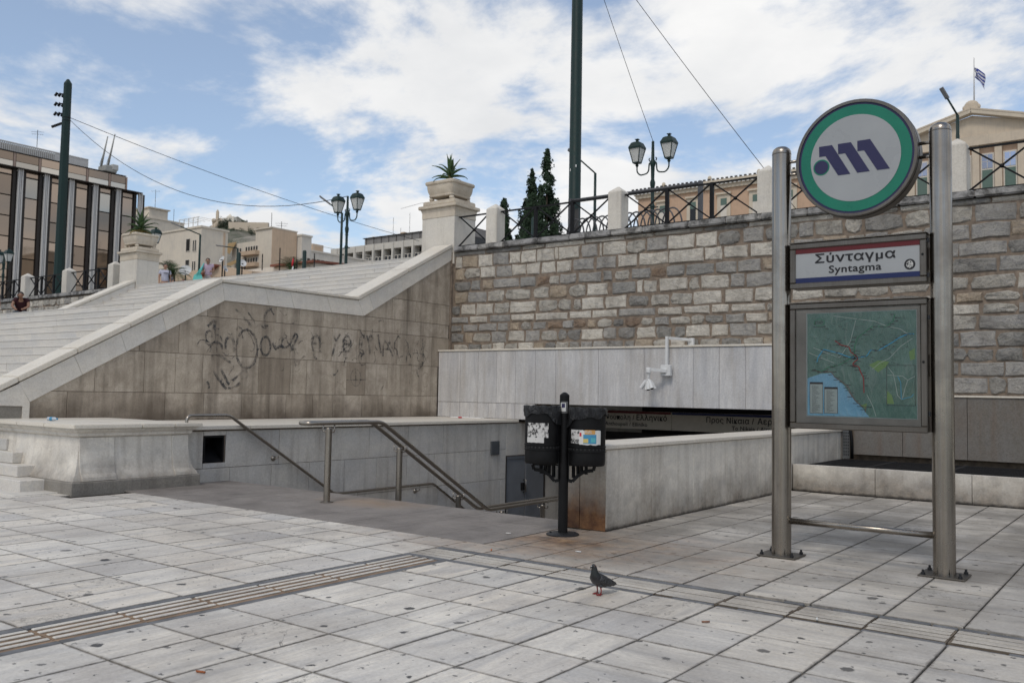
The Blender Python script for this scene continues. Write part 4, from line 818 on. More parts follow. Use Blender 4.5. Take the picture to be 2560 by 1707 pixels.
BL=[(-1.884,2.159),(-1.939,2.161),(-2.016,2.127),(-2.072,2.087),(-2.139,2.047),(-2.196,2.012),(-2.264,2.019),(-2.299,1.965),(-2.392,1.945),(-2.462,1.955),(-2.557,1.993),(-2.629,2.012),(-2.701,2.031),(-2.751,1.958),(-2.765,1.908)]
RD=[(-2.592,2.113),(-2.539,2.072),(-2.462,2.052),(-2.444,2.003),(-2.392,1.960),(-2.380,1.936),(-2.427,1.894),(-2.421,1.876),(-2.375,1.864),(-2.352,1.804),(-2.329,1.756),(-2.327,1.618)]
CO=[(-2.812,1.834),(-2.726,1.812),(-2.629,1.816),(-2.593,1.761),(-2.522,1.718),(-2.463,1.664),(-2.452,1.616),(-2.405,1.545),(-2.347,1.492),(-2.307,1.487),(-2.319,1.439)]
M_MG = pm('map_green_line', (.02, .16, .08)); M_MB = pm('map_blue_line', (.03, .3, .5)); M_MR = pm('map_red_line', (.25, .02, .02)); M_MT = pm('map_tram_line', (.13, .06, .06)); M_MW = pm('map_road_line', (.4, .45, .42))
for q in ([(-2.604,2.350),(-2.414,2.318),(-2.229,2.288),(-2.116,2.236),(-2.004,2.209),(-1.939,2.161)], [(-2.112,1.857),(-2.068,1.798),(-2.052,1.728),(-2.031,1.599),(-1.992,1.559)], [(-2.118,1.786),(-1.985,1.775),(-1.942,1.740),(-1.882,1.775)], [(-1.942,1.740),(-1.964,1.670),(-1.992,1.559)], [(-2.25,1.84),(-2.18,1.9),(-2.1,1.94),(-2.0,2.05),(-1.9,2.12)], [(-2.8,2.05),(-2.68,2.0),(-2.55,1.95),(-2.45,2.1),(-2.4,2.3)], [(-2.3,1.6),(-2.25,1.5),(-2.22,1.4)], [(-2.84,2.0),(-2.7,1.94),(-2.6,1.9)]): route('road', q, .004, M_MW, 0)
for nm, q, w, mt in (('route', GR, .0075, M_MG), ('route', BL, .0085, M_MB), ('route', RD, .0095, M_MR), ('route', CO, .006, M_MT), ('route', [(-2.029,1.775),(-2.002,1.716),(-1.998,1.564),(-1.910,1.589),(-1.894,1.613)], .005, M_MB)): route(nm, q, w, mt, .0006)
for q in ([(-2.124,1.508),(-1.877,1.508)], [(-2.124,1.874),(-1.877,1.874)], [(-2.124,1.506),(-2.124,1.876)], [(-1.879,1.506),(-1.879,1.876)]): route('inset_border', q, .004, M_INK, .0004)
nm = MB()
for L in (GR, BL, RD, CO):
    for a, b in zip(L, L[1:]):
        for t in (0, .5):
            x, z = a[0]+(b[0]-a[0])*t, a[1]+(b[1]-a[1])*t; w = random.uniform(.02, .05); s = random.choice((-1, 1)); nm.box(x+s*.008, x+s*(.008+w), yf-.0066, yf-.0062, z-.0045, z+.0015)
for i in range(120): x, z = random.uniform(-2.8, -1.95), random.uniform(1.85, 2.33); nm.box(x, x+random.uniform(.012, .03), yf-.0061, yf-.0059, z, z+.0028)
nm.build('place_names', M_INK, pa)
lay('logo_oval', [(-2.741+.052*math.cos(t*math.pi/12), 2.291+.036*math.sin(t*math.pi/12)) for t in range(24)], M_MG, .0008); lay('logo_oval', [(-2.741+.046*math.cos(t*math.pi/12), 2.291+.03*math.sin(t*math.pi/12)) for t in range(24)], M_LAND, .0012)
text('ΣΤΑΣΥ', -2.783, 2.28, yf-.005, .084, 1.3, M_INK, pa, bold=.02); route('logo_rule', [(-2.80, 2.248), (-2.68, 2.248)], .005, M_INK, .0004)
MB().add([(x0, yf-.022, z0), (x1, yf-.022, z0), (x1, yf-.022, z1), (x0, yf-.022, z1)], [(0, 1, 2, 3)]).build('glass', M_GLASS, mc)
# round logo drum
dc = Vector((-2.402, SY-.10, 3.86)); RM = .565
def ringY(r0, r1, ya, yb, n=64):
    mb = MB(); rr = []
    for r, y in ((r0, ya), (r1, ya), (r1, yb), (r0, yb)): rr.append([(dc.x+r*math.cos(2*math.pi*j/n), y, dc.z+r*math.sin(2*math.pi*j/n)) for j in range(n)])
    return mb.rings(rr+[rr[0]], False)
def discY(r, ya, yb, c=None, n=64):
    c = c or dc; return MB().prism([(c.x+r*math.cos(2*math.pi*j/n), c.z+r*math.sin(2*math.pi*j/n)) for j in range(n)], 'y', ya, yb)
ya = SY-.10; yb = SY+.10
dr_ = ringY(RM-.03, RM, ya, yb).build('drum', M_STEEL_D, ms, SM, .004); discY(RM-.031, yb-.02, yb-.005).build('back', M_STEEL_D, dr_)
ringY(RM-.003, RM+.003, ya+.055, ya+.058).build('seam', M_BLACK, dr_)
fy = ya+.012
discY(RM-.03, fy, fy+.02).build('navy_ring', M_NAVY, dr_); discY(.514, fy-.003, fy-.0005).build('green_ring', M_SIGNG, dr_); discY(.418, fy-.006, fy-.0035).build('white_face', M_SIGNW, dr_)
for q in ([(-2.738,4.014),(-2.614,4.014),(-2.442,3.709),(-2.556,3.709),(-2.676,3.914),(-2.736,3.914)], [(-2.557,4.015),(-2.436,4.015),(-2.263,3.711),(-2.378,3.711),(-2.490,3.916),(-2.555,3.916)], [(-2.376,4.018),(-2.259,4.018),(-2.083,3.712),(-2.196,3.712),(-2.314,3.918),(-2.375,3.918)]):
    MB().prism(q, 'y', fy-.009, fy-.0065).build('logo_stroke', M_NAVY, dr_)
discY(.078, fy-.008, fy-.0065, Vector((-2.716, 0, 3.807)), 32).build('logo_dot', M_SIGNG, dr_); discY(.066, fy-.010, fy-.0082, Vector((-2.716, 0, 3.807)), 32).build('logo_dot', M_NAVY, dr_)
for zz in (3.80, 3.93):
    MB().tube([(SX0, SY, zz), (dc.x-RM+.02, SY, zz)], .016, 10).build('strut', M_STEEL, ms, True); MB().tube([(SX1, SY, zz), (dc.x+RM-.02, SY, zz)], .016, 10).build('strut', M_STEEL, ms, True)
# ------------------------------------------------------------------ twin litter bin
BX, BY = -5.475, 8.37; ba = math.radians(33); bu = Vector((math.cos(ba), math.sin(ba), 0)); bv = Vector((-bu.y, bu.x, 0))
lb = thing('litter_bin', (BX, BY, 0), 'black post with two black litter bins lined with plastic bags', 'litter bin')
MB().lathe([(.183, .001), (.183, .012), (.17, .02), (.06, .03)], (BX, BY, 0), 24).build('base_plate', M_GRATE, lb, SM)
MB().lathe([(.054, .0), (.054, 1.545), (.05, 1.55), (.02, 1.575), (.0, 1.578)], (BX, BY, 0), 20).build('post', M_BLACK, lb, SM)
bc = Vector((BX, BY, 0))
for i in range(4):
    a = i*math.pi/2+.6; MB().lathe([(.013, .02), (.013, .035)], (BX+.135*math.cos(a), BY+.135*math.sin(a), 0), 6).build('bolt', M_GRATE, lb)
def cyl_patch(c, r, a0, a1, z0, z1, n=10, m=1, jag=0):
    mb = MB(); vs = []; fs = []
    for j in range(m+1):
        for i in range(n+1): a = a0+(a1-a0)*i/n; vs.append((c.x+r*math.cos(a), c.y+r*math.sin(a), z0+(z1-z0)*j/m+(random.uniform(-jag, jag) if j in (0, m) else 0)))
    for j in range(m):
        for i in range(n): fs.append((j*(n+1)+i, j*(n+1)+i+1, (j+1)*(n+1)+i+1, (j+1)*(n+1)+i))
    mb.add(vs, fs); return mb
for s, dz, rb in ((-1, .015, .194), (1, 0, .206)):
    c = bc+bu*s*(.050+rb)+bv*(-.02 if s < 0 else -.02)
    prof = [(rb*.7, .77+dz), (rb*.94, .772+dz), (rb*.98, .79+dz), (rb*.985, .86+dz), (rb*.985, .918+dz), (rb*1.02, .922+dz), (rb*1.02, .932+dz), (rb*.99, .936+dz), (rb*.99, .972+dz), (rb*1.02, .976+dz), (rb*1.02, .986+dz), (rb*.99, .99+dz), (rb*1.0, 1.36+dz), (rb*1.03, 1.365+dz), (rb*1.03, 1.385+dz), (rb*.96, 1.385+dz), (rb*.94, 1.2+dz)]
    b = MB().lathe(prof, c, 28).build('bin', M_BLACK, lb, SM)
    ven = MB()
    for i in range(28): a = 2*math.pi*i/28; ven.box(-.006, .006, -.002, .002, .944+dz, .964+dz); n = len(ven.v); R_ = Matrix.Rotation(a+math.pi/2, 3, 'Z'); ven.v[n-8:] = [tuple(R_ @ Vector((q[0], q[1], 0))+Vector((c.x+rb*.995*math.cos(a), c.y+rb*.995*math.sin(a), q[2]))) for q in ven.v[n-8:]]
    tag(ven.build('vent_slots', M_DARK, b), None, None, None, 'stuff')
    # plastic bag folded over the rim, ragged hem
    N = 44; r = random.Random(s+4); rr = []; ph = [r.uniform(0, 6) for _ in range(5)]
    def hem(a): return .095+.12*max(0, math.cos(a-(ba+(0 if s < 0 else math.pi))))**1.5+.018*math.sin(3*a+ph[0])+.014*math.sin(7*a+ph[1])
    for k, (fr_, ro) in enumerate(((1, 1.075), (.75, 1.085), (.5, 1.07), (.25, 1.075), (.06, 1.06), (0, 1.045), (.0, .99), (.3, .93), (1.2, .9))):
        rr.append([(c.x+rb*(ro+.03*math.sin(9*a+ph[2]+k*.9)+.02*math.sin(17*a+ph[3]+k))*math.cos(a), c.y+rb*(ro+.03*math.sin(9*a+ph[2]+k*.9)+.02*math.sin(17*a+ph[3]+k))*math.sin(a), 1.408+dz-fr_*hem(a)+(.006*math.sin(11*a+ph[4]) if fr_ < .1 else 0)) for a in [2*math.pi*j/N for j in range(N)]])
    MB().rings(rr, False).build('bag', M_BAG, b, SM)
    # bracket under the bin
    d = bu*s; P = [bc+d*.05+Vector((0, 0, .60)), bc+d*.10+Vector((0, 0, .59)), bc+d*.16+Vector((0, 0, .655)), bc+d*.24+Vector((0, 0, .705)), bc+d*.33+Vector((0, 0, .715)), bc+d*.345+Vector((0, 0, .765))]
    br = MB()
    for p, q in zip(P, P[1:]): br.bar(p, q, .06, .034)
    br.bar(bc+d*.05+Vector((0, 0, .768)), bc+d*.345+Vector((0, 0, .768)), .06, .015)
    for t in (.11, .16, .20, .25): br.bar(bc+d*t+Vector((0, 0, .63 if t < .15 else .67)), bc+d*t+Vector((0, 0, .765)), .03, .026, (1, 0, 0))
    br.build('bracket', M_BLACK, lb); MB().box(0, .0, 0, 0, 0, 0) if False else None
    pl = MB(); pl.bar(bc+d*.058+Vector((0, 0, .62)), bc+d*.058+Vector((0, 0, 1.25)), .1, .012, d); pl.build('back_plate', M_BLACK, lb)
    # posters: angle facing the camera
    af = math.atan2(-c.y, -c.x)
    if s < 0:
        cyl_patch(c, rb*1.012, af-.95, af+.35, 1.06+dz, 1.22+dz, 10).build('torn_poster', M_TORN, b); cyl_patch(c, rb*1.016, af-.98, af+.1, 1.005+dz, 1.062+dz, 10, 1, .003).build('torn_poster', M_TORN2, b)
    else:
        cyl_patch(c, rb*1.012, af-1.0, af-.35, 1.02, 1.17, 8).build('torn_poster', M_TORN, b); cyl_patch(c, rb*1.016, af-.42, af+.78, 1.012, 1.16, 8, 1, .012).build('poster', M_WHITEP, b)
        cyl_patch(c, rb*1.02, af-.2, af+.5, 1.02, 1.12, 6).build('poster_print', M_BLUEP, b); cyl_patch(c, rb*1.02, af-.13, af+.43, 1.122, 1.17, 6).build('poster_print', M_ORP, b)
        cyl_patch(c, rb*1.024, af-.2, af+.06, 1.03, 1.075, 4).build('poster_print', M_YELP, b); cyl_patch(c, rb*1.024, af+.2, af+.45, 1.035, 1.085, 4).build('poster_print', M_TEALP, b); cyl_patch(c, rb*1.024, af-.4, af-.3, 1.10, 1.14, 3).build('poster_print', M_REDP, b)
        t = text('Volt', 0, 1.135, 0, .075, 1.1, M_WHITEP, b, 'poster_lettering'); 
        for v in t.data.vertices: a = af-.12+v.co.x/(rb*1.03); v.co = (c.x+rb*1.028*math.cos(a), c.y+rb*1.028*math.sin(a), v.co.z)
af = math.atan2(-BY, -BX)
cyl_patch(bc, .0548, af-.75, af+.75, 1.345, 1.475, 8).build('grey_sticker', pm('grey_sticker', (.12, .12, .12)), lb); cyl_patch(bc, .0556, af-.85, af+.3, 1.365, 1.46, 8).build('round_sticker', M_WHITEP, lb); cyl_patch(bc, .0562, af-.6, af+.1, 1.405, 1.452, 6).build('round_sticker', M_NAVY, lb)
# ------------------------------------------------------------------ handrails
hr = thing('stair_handrail', (-9.48, 10.5, 0), 'double steel handrail on posts down the middle of the metro steps', 'handrail')
def arc(path, k=4, r=.12):     # round the corners of a polyline
    P = [Vector(p) for p in path]; out = [P[0]]
    for a, b, c in zip(P, P[1:], P[2:]):
        d1 = (a-b); d2 = (c-b); l = min(r, d1.length*.45, d2.length*.45); p, q = b+d1.normalized()*l, b+d2.normalized()*l
        for i in range(k+1): t = i/k; out.append(p*(1-t)**2+b*2*t*(1-t)+q*t*t)
    return out+[P[-1]]
XR = -9.48; dx = .115
path = [(XR-dx, 17.3, -2.05), (XR-dx, 14.6, -.42), (XR-dx, 12.0, -.42), (XR-dx, 9.42, 1.1), (XR-dx, 8.05, 1.1), (XR+dx, 8.05, 1.1), (XR+dx, 9.42, 1.1), (XR+dx, 12.0, -.42), (XR+dx, 14.6, -.42), (XR+dx, 17.3, -2.05)]
MB().tube(arc(path, 5, .11), .03, 12).build('rail', M_RAIL, hr, True)
for y, zt, zb in ((8.5, 1.03, 0.0), (9.93, .70, -.5), (11.35, -.13, -1.34), (12.54, -.50, -1.503), (13.8, -.50, -1.503), (15.6, -1.1, -2.1)):
    p = MB().lathe([(.046, zb), (.046, zt-.015), (.035, zt), (.0, zt+.004)], (XR, y, 0), 16).build('post', M_RAIL, hr, SM)
    MB().lathe([(.09, zb+.001), (.09, zb+.012), (.046, zb+.014)], (XR, y, 0), 18).build('foot_plate', M_RAIL, p, SM)
    for s in (-1, 1): MB().tube(arc([(XR+s*.045, y, zt-.06), (XR+s*dx, y, zt-.06), (XR+s*dx, y, zt+.05)], 4, .06), .01, 8).build('bracket', M_RAIL, p, True)
wr = thing('wall_handrail', (-12.8, 10.5, 0), 'single steel handrail fixed along the marble side wall of the metro steps', 'handrail'); XH = XW+.09
MB().tube(arc([(XW+.0, 8.43, .50), (XH, 8.43, .50), (XH, 8.45, 1.1), (XH, 9.25, 1.1), (XH, 11.66, -.40), (XH, 14.45, -.40), (XH, 17.2, -2.05)], 5, .09), .026, 12).build('rail', M_RAIL, wr, True)
for y, z in ((10.26, .33), (12.2, -.52), (13.98, -.53)):
    b = MB().ball((XW+.012, y, z), (.03, .05, .05), 10, 6).build('rosette', M_RAIL, wr, True); MB().tube(arc([(XW+.02, y, z), (XH, y+.05, z), (XH, y+.06, z+.11)], 4, .05), .009, 8).build('bracket', M_RAIL, b, True)
# ------------------------------------------------------------------ camera cluster on the lintel
cc = thing('security_camera', (-8.8, 17.5, 2.2), 'white bracket with a cluster of small security cameras hanging over the entrance', 'camera')
MB().box(-8.55, -8.42, 17.98, 18.06, 2.68, 2.84).build('wall_plate', M_CCTV, cc, bevel=.008); MB().bar((-8.48, 18.0, 2.80), (-8.80, 17.50, 2.82), .06, .06).build('arm', M_CCTV, cc); MB().box(-8.83, -8.77, 17.44, 17.50, 2.22, 2.85).build('drop_tube', M_CCTV, cc, bevel=.006)
MB().box(-8.94, -8.70, 17.43, 17.53, 1.99, 2.23).build('junction_box', M_CCTV, cc, bevel=.012); MB().bar((-8.80, 17.43, 2.10), (-9.08, 17.22, 2.13), .06, .07).build('camera_arm', M_CCTV, cc)
h = Vector((-9.10, 17.20, 0)); MB().lathe([(.05, 2.17), (.055, 2.16), (.055, 2.06), (.045, 2.05), (.03, 1.99), (.03, 1.94)], h, 14).build('head', M_CCTV, cc, SM)
for az, ti in ((200, 35), (255, 12), (300, 20), (330, 32), (20, 30)):
    d = Vector((math.cos(math.radians(az))*math.sin(math.radians(ti)), math.sin(math.radians(az))*math.sin(math.radians(ti)), -math.cos(math.radians(ti)))); a = h+Vector((0, 0, 1.95))+d*.02
    c = MB().tube([a, a+d*.05, a+d*.06, a+d*.26], [.012, .012, .042, .042], 12).build('camera_body', M_CCTV, cc, SM); MB().tube([a+d*.255, a+d*.262], .033, 10).build('lens', M_BLACK, c)
# ------------------------------------------------------------------ pigeon
def skin(verts, edges, radii, name, mat, parent, sub=2, root=0):
    me = bpy.data.meshes.new('sk'); me.from_pydata([tuple(v) for v in verts], edges, [])
    o = bpy.data.objects.new('sk', me); COL.objects.link(o); md = o.modifiers.new('s', 'SKIN'); md.use_smooth_shade = True
    if not me.skin_vertices:
        b = bmesh.new(); b.from_mesh(me); b.verts.layers.skin.verify(); b.to_mesh(me); b.free()
    for i, r in enumerate(radii): me.skin_vertices[0].data[i].radius = r if isinstance(r, tuple) else (r, r)
    me.skin_vertices[0].data[root].use_root = True
    ss = o.modifiers.new('u', 'SUBSURF'); ss.levels = sub; ss.render_levels = sub
    bpy.context.view_layer.update(); r = bpy.data.meshes.new_from_object(o.evaluated_get(bpy.context.evaluated_depsgraph_get())); bpy.data.objects.remove(o)
    r.materials.clear(); r.materials.append(mat); r.shade_smooth(); return link(name, r, parent)
def chain(n): return [(i, i+1) for i in range(n-1)]
PG = Vector((-3.63, 6.07, 0)); pg = thing('pigeon', PG, 'dark grey pigeon standing on the paving in front of the sign', 'bird')
def pigmat():
    k = NT('pigeon_plumage'); p = k.pos(); s = k.n('SeparateXYZ'); k.put(s.inputs[0], p); n = k.noise(p, 60, 3); z = k.math('ADD', s.outputs[2], k.math('MULTIPLY', n, .02))
    return k.done(k.ramp(z, [(.07, (.05, .051, .056)), (.11, (.035, .035, .038)), (.145, (.010, .009, .011)), (.19, (.008, .012, .011)), (.225, (.018, .019, .021))]), .5, 0, .5)
def wingmat():
    k = NT('pigeon_wing'); p = k.pos(); n = k.noise(k.vm('MULTIPLY', p, (1, 1, .45)), 75, 3, .5, 1.5); return k.done(k.ramp(n, [(.44, (.010, .010, .011)), (.5, (.085, .085, .09)), (.56, (.011, .011, .012))]), .55)
M_PIG = pigmat(); M_WING = wingmat(); M_PFOOT = plain('red_feet', (.20, .03, .03), .6); M_BEAK = plain('beak', (.03, .03, .032), .5)
ha = math.radians(238); hd = Vector((math.cos(ha), math.sin(ha), 0)); hd = (r2*-.72+fw*-.69); hd.z = 0; hd.normalize(); hs = Vector((-hd.y, hd.x, 0)); Z = Vector((0, 0, 1))
def PP(f, z, s=0): return PG+hd*f+hs*s+Z*(z if z < .07 else z-.012)
vs = [PP(-.20, .062), PP(-.14, .080), PP(-.085, .098), PP(-.03, .118), PP(.022, .138), PP(.046, .165), PP(.050, .195), PP(.053, .222), PP(.060, .240), PP(.074, .242)]
skin(vs, chain(10), [(.018, .007), (.026, .014), (.040, .034), (.054, .052), (.056, .056), (.042, .042), (.029, .029), (.0235, .0235), (.0235, .0235), (.017, .017)], 'body', M_PIG, pg, 2, 3)
for s, f in ((.026, .004), (-.026, -.012)):
    skin([PP(f-.006, .105, s*.9), PP(f-.002, .078, s), PP(f, .058, s)], [(0, 1), (1, 2)], [.026, .019, .010], 'thigh', M_PIG, pg, 1)
    t = MB().tube([PP(f, .066, s), PP(f-.008, .030, s), PP(f, .006, s)], [.0065, .0048, .006], 8).build('leg', M_PFOOT, pg, True)
    for a in (-.55, 0, .55, math.pi):
        e = PG+hd*(f+.036*math.cos(a)*(1 if a < 2 else .6))+hs*(s+.036*math.sin(a)); MB().tube([PP(f, .006, s), (PP(f, .009, s)+e+Z*.009)/2, e+Z*.003], [.0055, .005, .003], 6).build('toe', M_PFOOT, t, True)
for s in (1, -1):           # folded wing: a curved shield lying on the flank
    mb = MB(); rr = []; N = 9
    for k in range(N+1):
        t_ = k/N; fx = .036-.215*t_; zc = .150-.078*t_-.012*math.sin(math.pi*t_); hw = .040*math.sin(math.pi*min(1, .14+.80*t_))**.8*(1-.35*t_)+.003; bod = .058*math.sin(math.pi*min(1, .30+.62*t_))**.7+.004
        ring = []
        for q in range(7):
            v = -1+2*q/6; ring.append(PP(fx-.012*v, zc+hw*v*.95, s*(bod*math.cos(.75*v)+.004)))
        rr.append(ring+[p-hs*s*.010 for p in ring[::-1]])
    mb.rings(rr).build('wing', M_WING, pg, True)
    w2 = MB(); w2.tube([PP(-.09, .088, s*.04), PP(-.15, .07, s*.026), PP(-.205, .058, s*.012)], [.009, .007, .003], 6).build('primary_feathers', M_BEAK, pg, True)
MB().tube([PP(.076, .240), PP(.092, .235), PP(.103, .226)], [.0085, .006, .0015], 8).build('beak', M_BEAK, pg, True); MB().ball(PP(.086, .2415), .0055, 8, 6).build('cere', M_WHITEP, pg, True)
for s in (1, -1): MB().ball(PP(.066, .246, s*.0215), .0035, 8, 6).build('eye', plain('orange_eye', (.16, .05, .015), .3), pg, True)
# ------------------------------------------------------------------ small litter
bt = thing('plastic_bottle', (-14.4, 7.0, .99), 'small clear plastic bottle lying on the ledge', 'bottle')
bp = [Vector((-14.22, 6.93, 1.025)), Vector((-14.07, 6.99, 1.025))]; bd = (bp[1]-bp[0]).normalized(); q = bp[0]
MB().tube([q, q+bd*.005, q+bd*.13, q+bd*.16, q+bd*.17], [.02, .03, .03, .012, .012], 12).build('body', plain('bottle_plastic', (.45, .5, .55), .15), bt, SM); MB().tube([q+bd*.05, q+bd*.10], .031, 12).build('label', M_BLUEP, bt, SM); MB().tube([q+bd*.168, q+bd*.185], .014, 10).build('cap', M_BLUEP, bt, SM)
for i, (x, y, a, c, l) in enumerate(((-4.29, 2.98, .3, (.3, .1, .04), 'brown cigarette end on the nearest paving'), (-2.05, 6.42, 1.9, (.6, .6, .58), 'white cigarette end lying on the ribbed strip near the right edge'), (-2.62, 5.82, .8, (.2, .1, .06), 'brown cigarette end in front of the ribbed strip'), (-4.75, 7.55, .2, (.6, .6, .58), 'white cigarette end on the paving between bin and sign'), (-5.95, 8.0, .5, (.6, .58, .55), 'white scrap left of the bin foot'), (-5.45, 7.05, 2.2, (.5, .15, .05), 'orange scrap on the paving below the bin'))):
    d = Vector((math.cos(a), math.sin(a), 0))*.028; tag(MB().tube([Vector((x, y, .008))-d, Vector((x, y, .008))+d], .0065, 8).build('cigarette_end', plain('butt%d' % i, c, .8), None, True), l, 'litter', 'litter on the paving')
tag(MB().ball((-14.2, 17.0, .94), (.07, .04, .02), 8, 5).build('red_wrapper', M_REDP), 'crumpled red wrapper on the ledge below the lintel', 'litter')
# ------------------------------------------------------------------ people
M_SKIN = plain('skin', (.36, .21, .145), .55, var=.06); M_SKIN2 = plain('tanned_skin', (.27, .15, .10), .55, var=.06)
def cloth(n, c): return plain(n, c, .85, var=.12, sc=14)
M_HAIR = plain('dark_hair', (.014, .011, .010), .5, var=.3, sc=30); M_HAIRR = plain('red_brown_hair', (.13, .04, .022), .5, var=.3, sc=30)
def person(loc, face, h, label, shirt, trousers, hair=M_HAIR, skin_m=M_SKIN, J={}, longhair=False, sleeves=1, group=None):
    P = Vector(loc); f = Vector((math.cos(face), math.sin(face), 0)); s = Vector((-f.y, f.x, 0)); t = thing('person', loc, label, 'person', group)
    D = dict(pel=(0, 0, .53), wst=(0, 0, .62), che=(.005, 0, .73), nek=(.01, 0, .835), chin=(.02, 0, .875), head=(.025, 0, .92), top=(.02, 0, .965))
    for sd, n in ((1, 'l'), (-1, 'r')):
        D['sh'+n] = (0, sd*.105, .80); D['el'+n] = (-.02, sd*.13, .635); D['wr'+n] = (.03, sd*.135, .50); D['ha'+n] = (.045, sd*.135, .455)
        D['hi'+n] = (0, sd*.052, .51); D['kn'+n] = (.015, sd*.055, .285); D['an'+n] = (-.01, sd*.055, .045); D['to'+n] = (.085, sd*.06, .018)
    D.update(J); V = {k: P+f*v[0]*h+s*v[1]*h+Z*v[2]*h for k, v in D.items()}
    def mk(name, chains, rad, mat, root):
        ids = []; E = []
        for c in chains:
            for k in c:
                if k not in ids: ids.append(k)
            E += [(ids.index(a), ids.index(b)) for a, b in zip(c, c[1:])]
        return skin([V[k] for k in ids], E, [tuple(x*h for x in (rad[k] if isinstance(rad[k], tuple) else (rad[k], rad[k]))) for k in ids], name, mat, t, 1, ids.index(root))
    R = dict(pel=(.085, .06), wst=(.075, .052), che=(.088, .06), nek=.03, chin=.036, head=.054, top=.036)
    for n in 'lr': R.update({'sh'+n: .037, 'el'+n: .026, 'wr'+n: .018, 'ha'+n: .02, 'hi'+n: .055, 'kn'+n: .037, 'an'+n: .024, 'to'+n: .02})
    ch = [('pel', 'wst', 'che', 'nek', 'chin', 'head', 'top')]+[('che', 'sh'+n, 'el'+n, 'wr'+n, 'ha'+n) for n in 'lr']+[('pel', 'hi'+n, 'kn'+n, 'an'+n, 'to'+n) for n in 'lr']
    Rb = dict(R); Rb.update(pel=(.066, .046), wst=(.058, .04), che=(.072, .048)); b = mk('body', ch, Rb, skin_m, 'pel')
    R2 = {k: (tuple(x+.013 for x in v) if isinstance(v, tuple) else v+.013) for k, v in R.items()}; R2['nek'] = .036
    for n in 'lr': D['ms'+n] = tuple((a+c)/2 for a, c in zip(D['sh'+n], D['el'+n])); V['ms'+n] = (V['sh'+n]*.45+V['el'+n]*.55); R2['ms'+n] = .042
    V['nk2'] = V['che'].lerp(V['nek'], .6); R2['nk2'] = .06
    V['pl2'] = V['pel'].lerp(V['wst'], -.25); R2['pl2'] = (.112, .088)
    mk('shirt', [('pl2', 'wst', 'che', 'nk2')]+([('che', 'sh'+n, 'ms'+n) for n in 'lr'] if sleeves else []), R2, shirt, 'che')
    V['hp'] = V['pel'].lerp(V['wst'], .35); R2['hp'] = (.094, .068); V['h2'] = V['pel'].copy(); R2['h2'] = (.104, .08)
    mk('trousers', [('hp', 'h2')]+[('h2', 'hi'+n, 'kn'+n, 'an'+n) for n in 'lr'], R2, trousers, 'h2')
    for n in 'lr': mk('shoe', [('an'+n, 'to'+n)], {'an'+n: .034, 'to'+n: .027}, M_BLACK, 'an'+n)
    hv = V['head']; fd = (V['head']-V['chin']); fwd = f
    MB().ball(hv-fwd*.026*h+Z*.016*h, (.052*h, .054*h, .052*h), 12, 8).build('hair', hair, t, True)
    if longhair: MB().ball(hv-fwd*.05*h-Z*.028*h, (.036*h, .046*h, .05*h), 10, 7).build('hair', hair, t, True)
    MB().ball(hv+fwd*.062*h-Z*.006*h, (.012*h, .010*h, .016*h), 8, 6).build('nose', skin_m, t, True)
    for sd in (1, -1): MB().ball(hv+fwd*.050*h+s*sd*.022*h+Z*.008*h, (.007*h, .009*h, .006*h), 8, 5).build('eye', M_BLACK, t); MB().ball(hv+s*sd*.055*h-Z*.004*h, (.012*h, .007*h, .018*h), 8, 6).build('ear', skin_m, t, True)
    MB().box(-.5, .5, -.5, .5, -.5, .5) if False else None
    return t, V, f, s
toCam = lambda x, y: math.atan2(-y, -x)
GRP = 'people at the top of the stairs'
t, V, f, s = person((-35.85, 22.3, 5.27), -.35, 1.78, 'man in pale lilac t-shirt and sunglasses beside the far planter pedestal', cloth('pale_tshirt', (.46, .46, .54)), cloth('dark_jeans', (.05, .055, .08)), group=GRP)
MB().box(-.07, .07, -.01, .01, -.02, .02).build('sunglasses', M_BLACK, t).matrix_basis = Matrix.Identity(4)
g_ = t.children[-1]; 
for v in g_.data.vertices: v.co = V['head']+f*.105+s*v.co.x+Z*(v.co.z+.012)+f*v.co.y
MB().tube([V['shl']+f*.07+Z*.05, V['che']+f*.13+s*.14, V['wst']+f*.08+s*.17], .022, 6).build('backpack_strap', M_BLACK, t, True)
pr_ = MB(); 
for i in range(4): pr_.box(-.085+.045*i, -.055+.045*i, 0, .004, -.02, .025)
g_ = pr_.build('shirt_print', M_INK, t)
for v in g_.data.vertices: v.co = V['che']+f*(.135+v.co.y)+s*-v.co.x+Z*(v.co.z+.02)
person((-37.2, 23.3, 5.27), -.5, 1.66, 'woman in grey top next to the man in the pale t-shirt', cloth('grey_top', (.13, .13, .14)), cloth('dark_trousers', (.03, .03, .035)), longhair=True, J={'ell': (.03, .14, .64), 'wrl': (.14, .10, .62), 'hal': (.17, .09, .63)}, group=GRP)
person((-38.9, 25.2, 5.27), 2.2, 1.6, 'red-haired person whose head just shows above the top step', cloth('brown_top', (.16, .08, .06)), cloth('brown_trousers', (.08, .06, .05)), M_HAIRR, longhair=True, group=GRP)
t, V, f, s = person((-31.6, 21.6, 5.27), -.75, 1.64, 'woman in pink blouse carrying a turquoise shoulder bag', cloth('pink_blouse', (.55, .42, .52)), cloth('pale_trousers', (.3, .27, .27)), longhair=True, group=GRP,
    J={'che': (.05, 0, .72), 'wst': (.01, 0, .62), 'nek': (.10, 0, .815), 'chin': (.14, 0, .845), 'head': (.16, 0, .885), 'top': (.16, 0, .93), 'shl': (.07, .10, .79), 'shr': (.07, -.10, .79), 'ell': (.03, .13, .64), 'wrl': (.16, .08, .62), 'hal': (.20, .06, .62), 'elr': (.03, -.13, .63), 'wrr': (.15, -.08, .60), 'har': (.19, -.07, .61)})
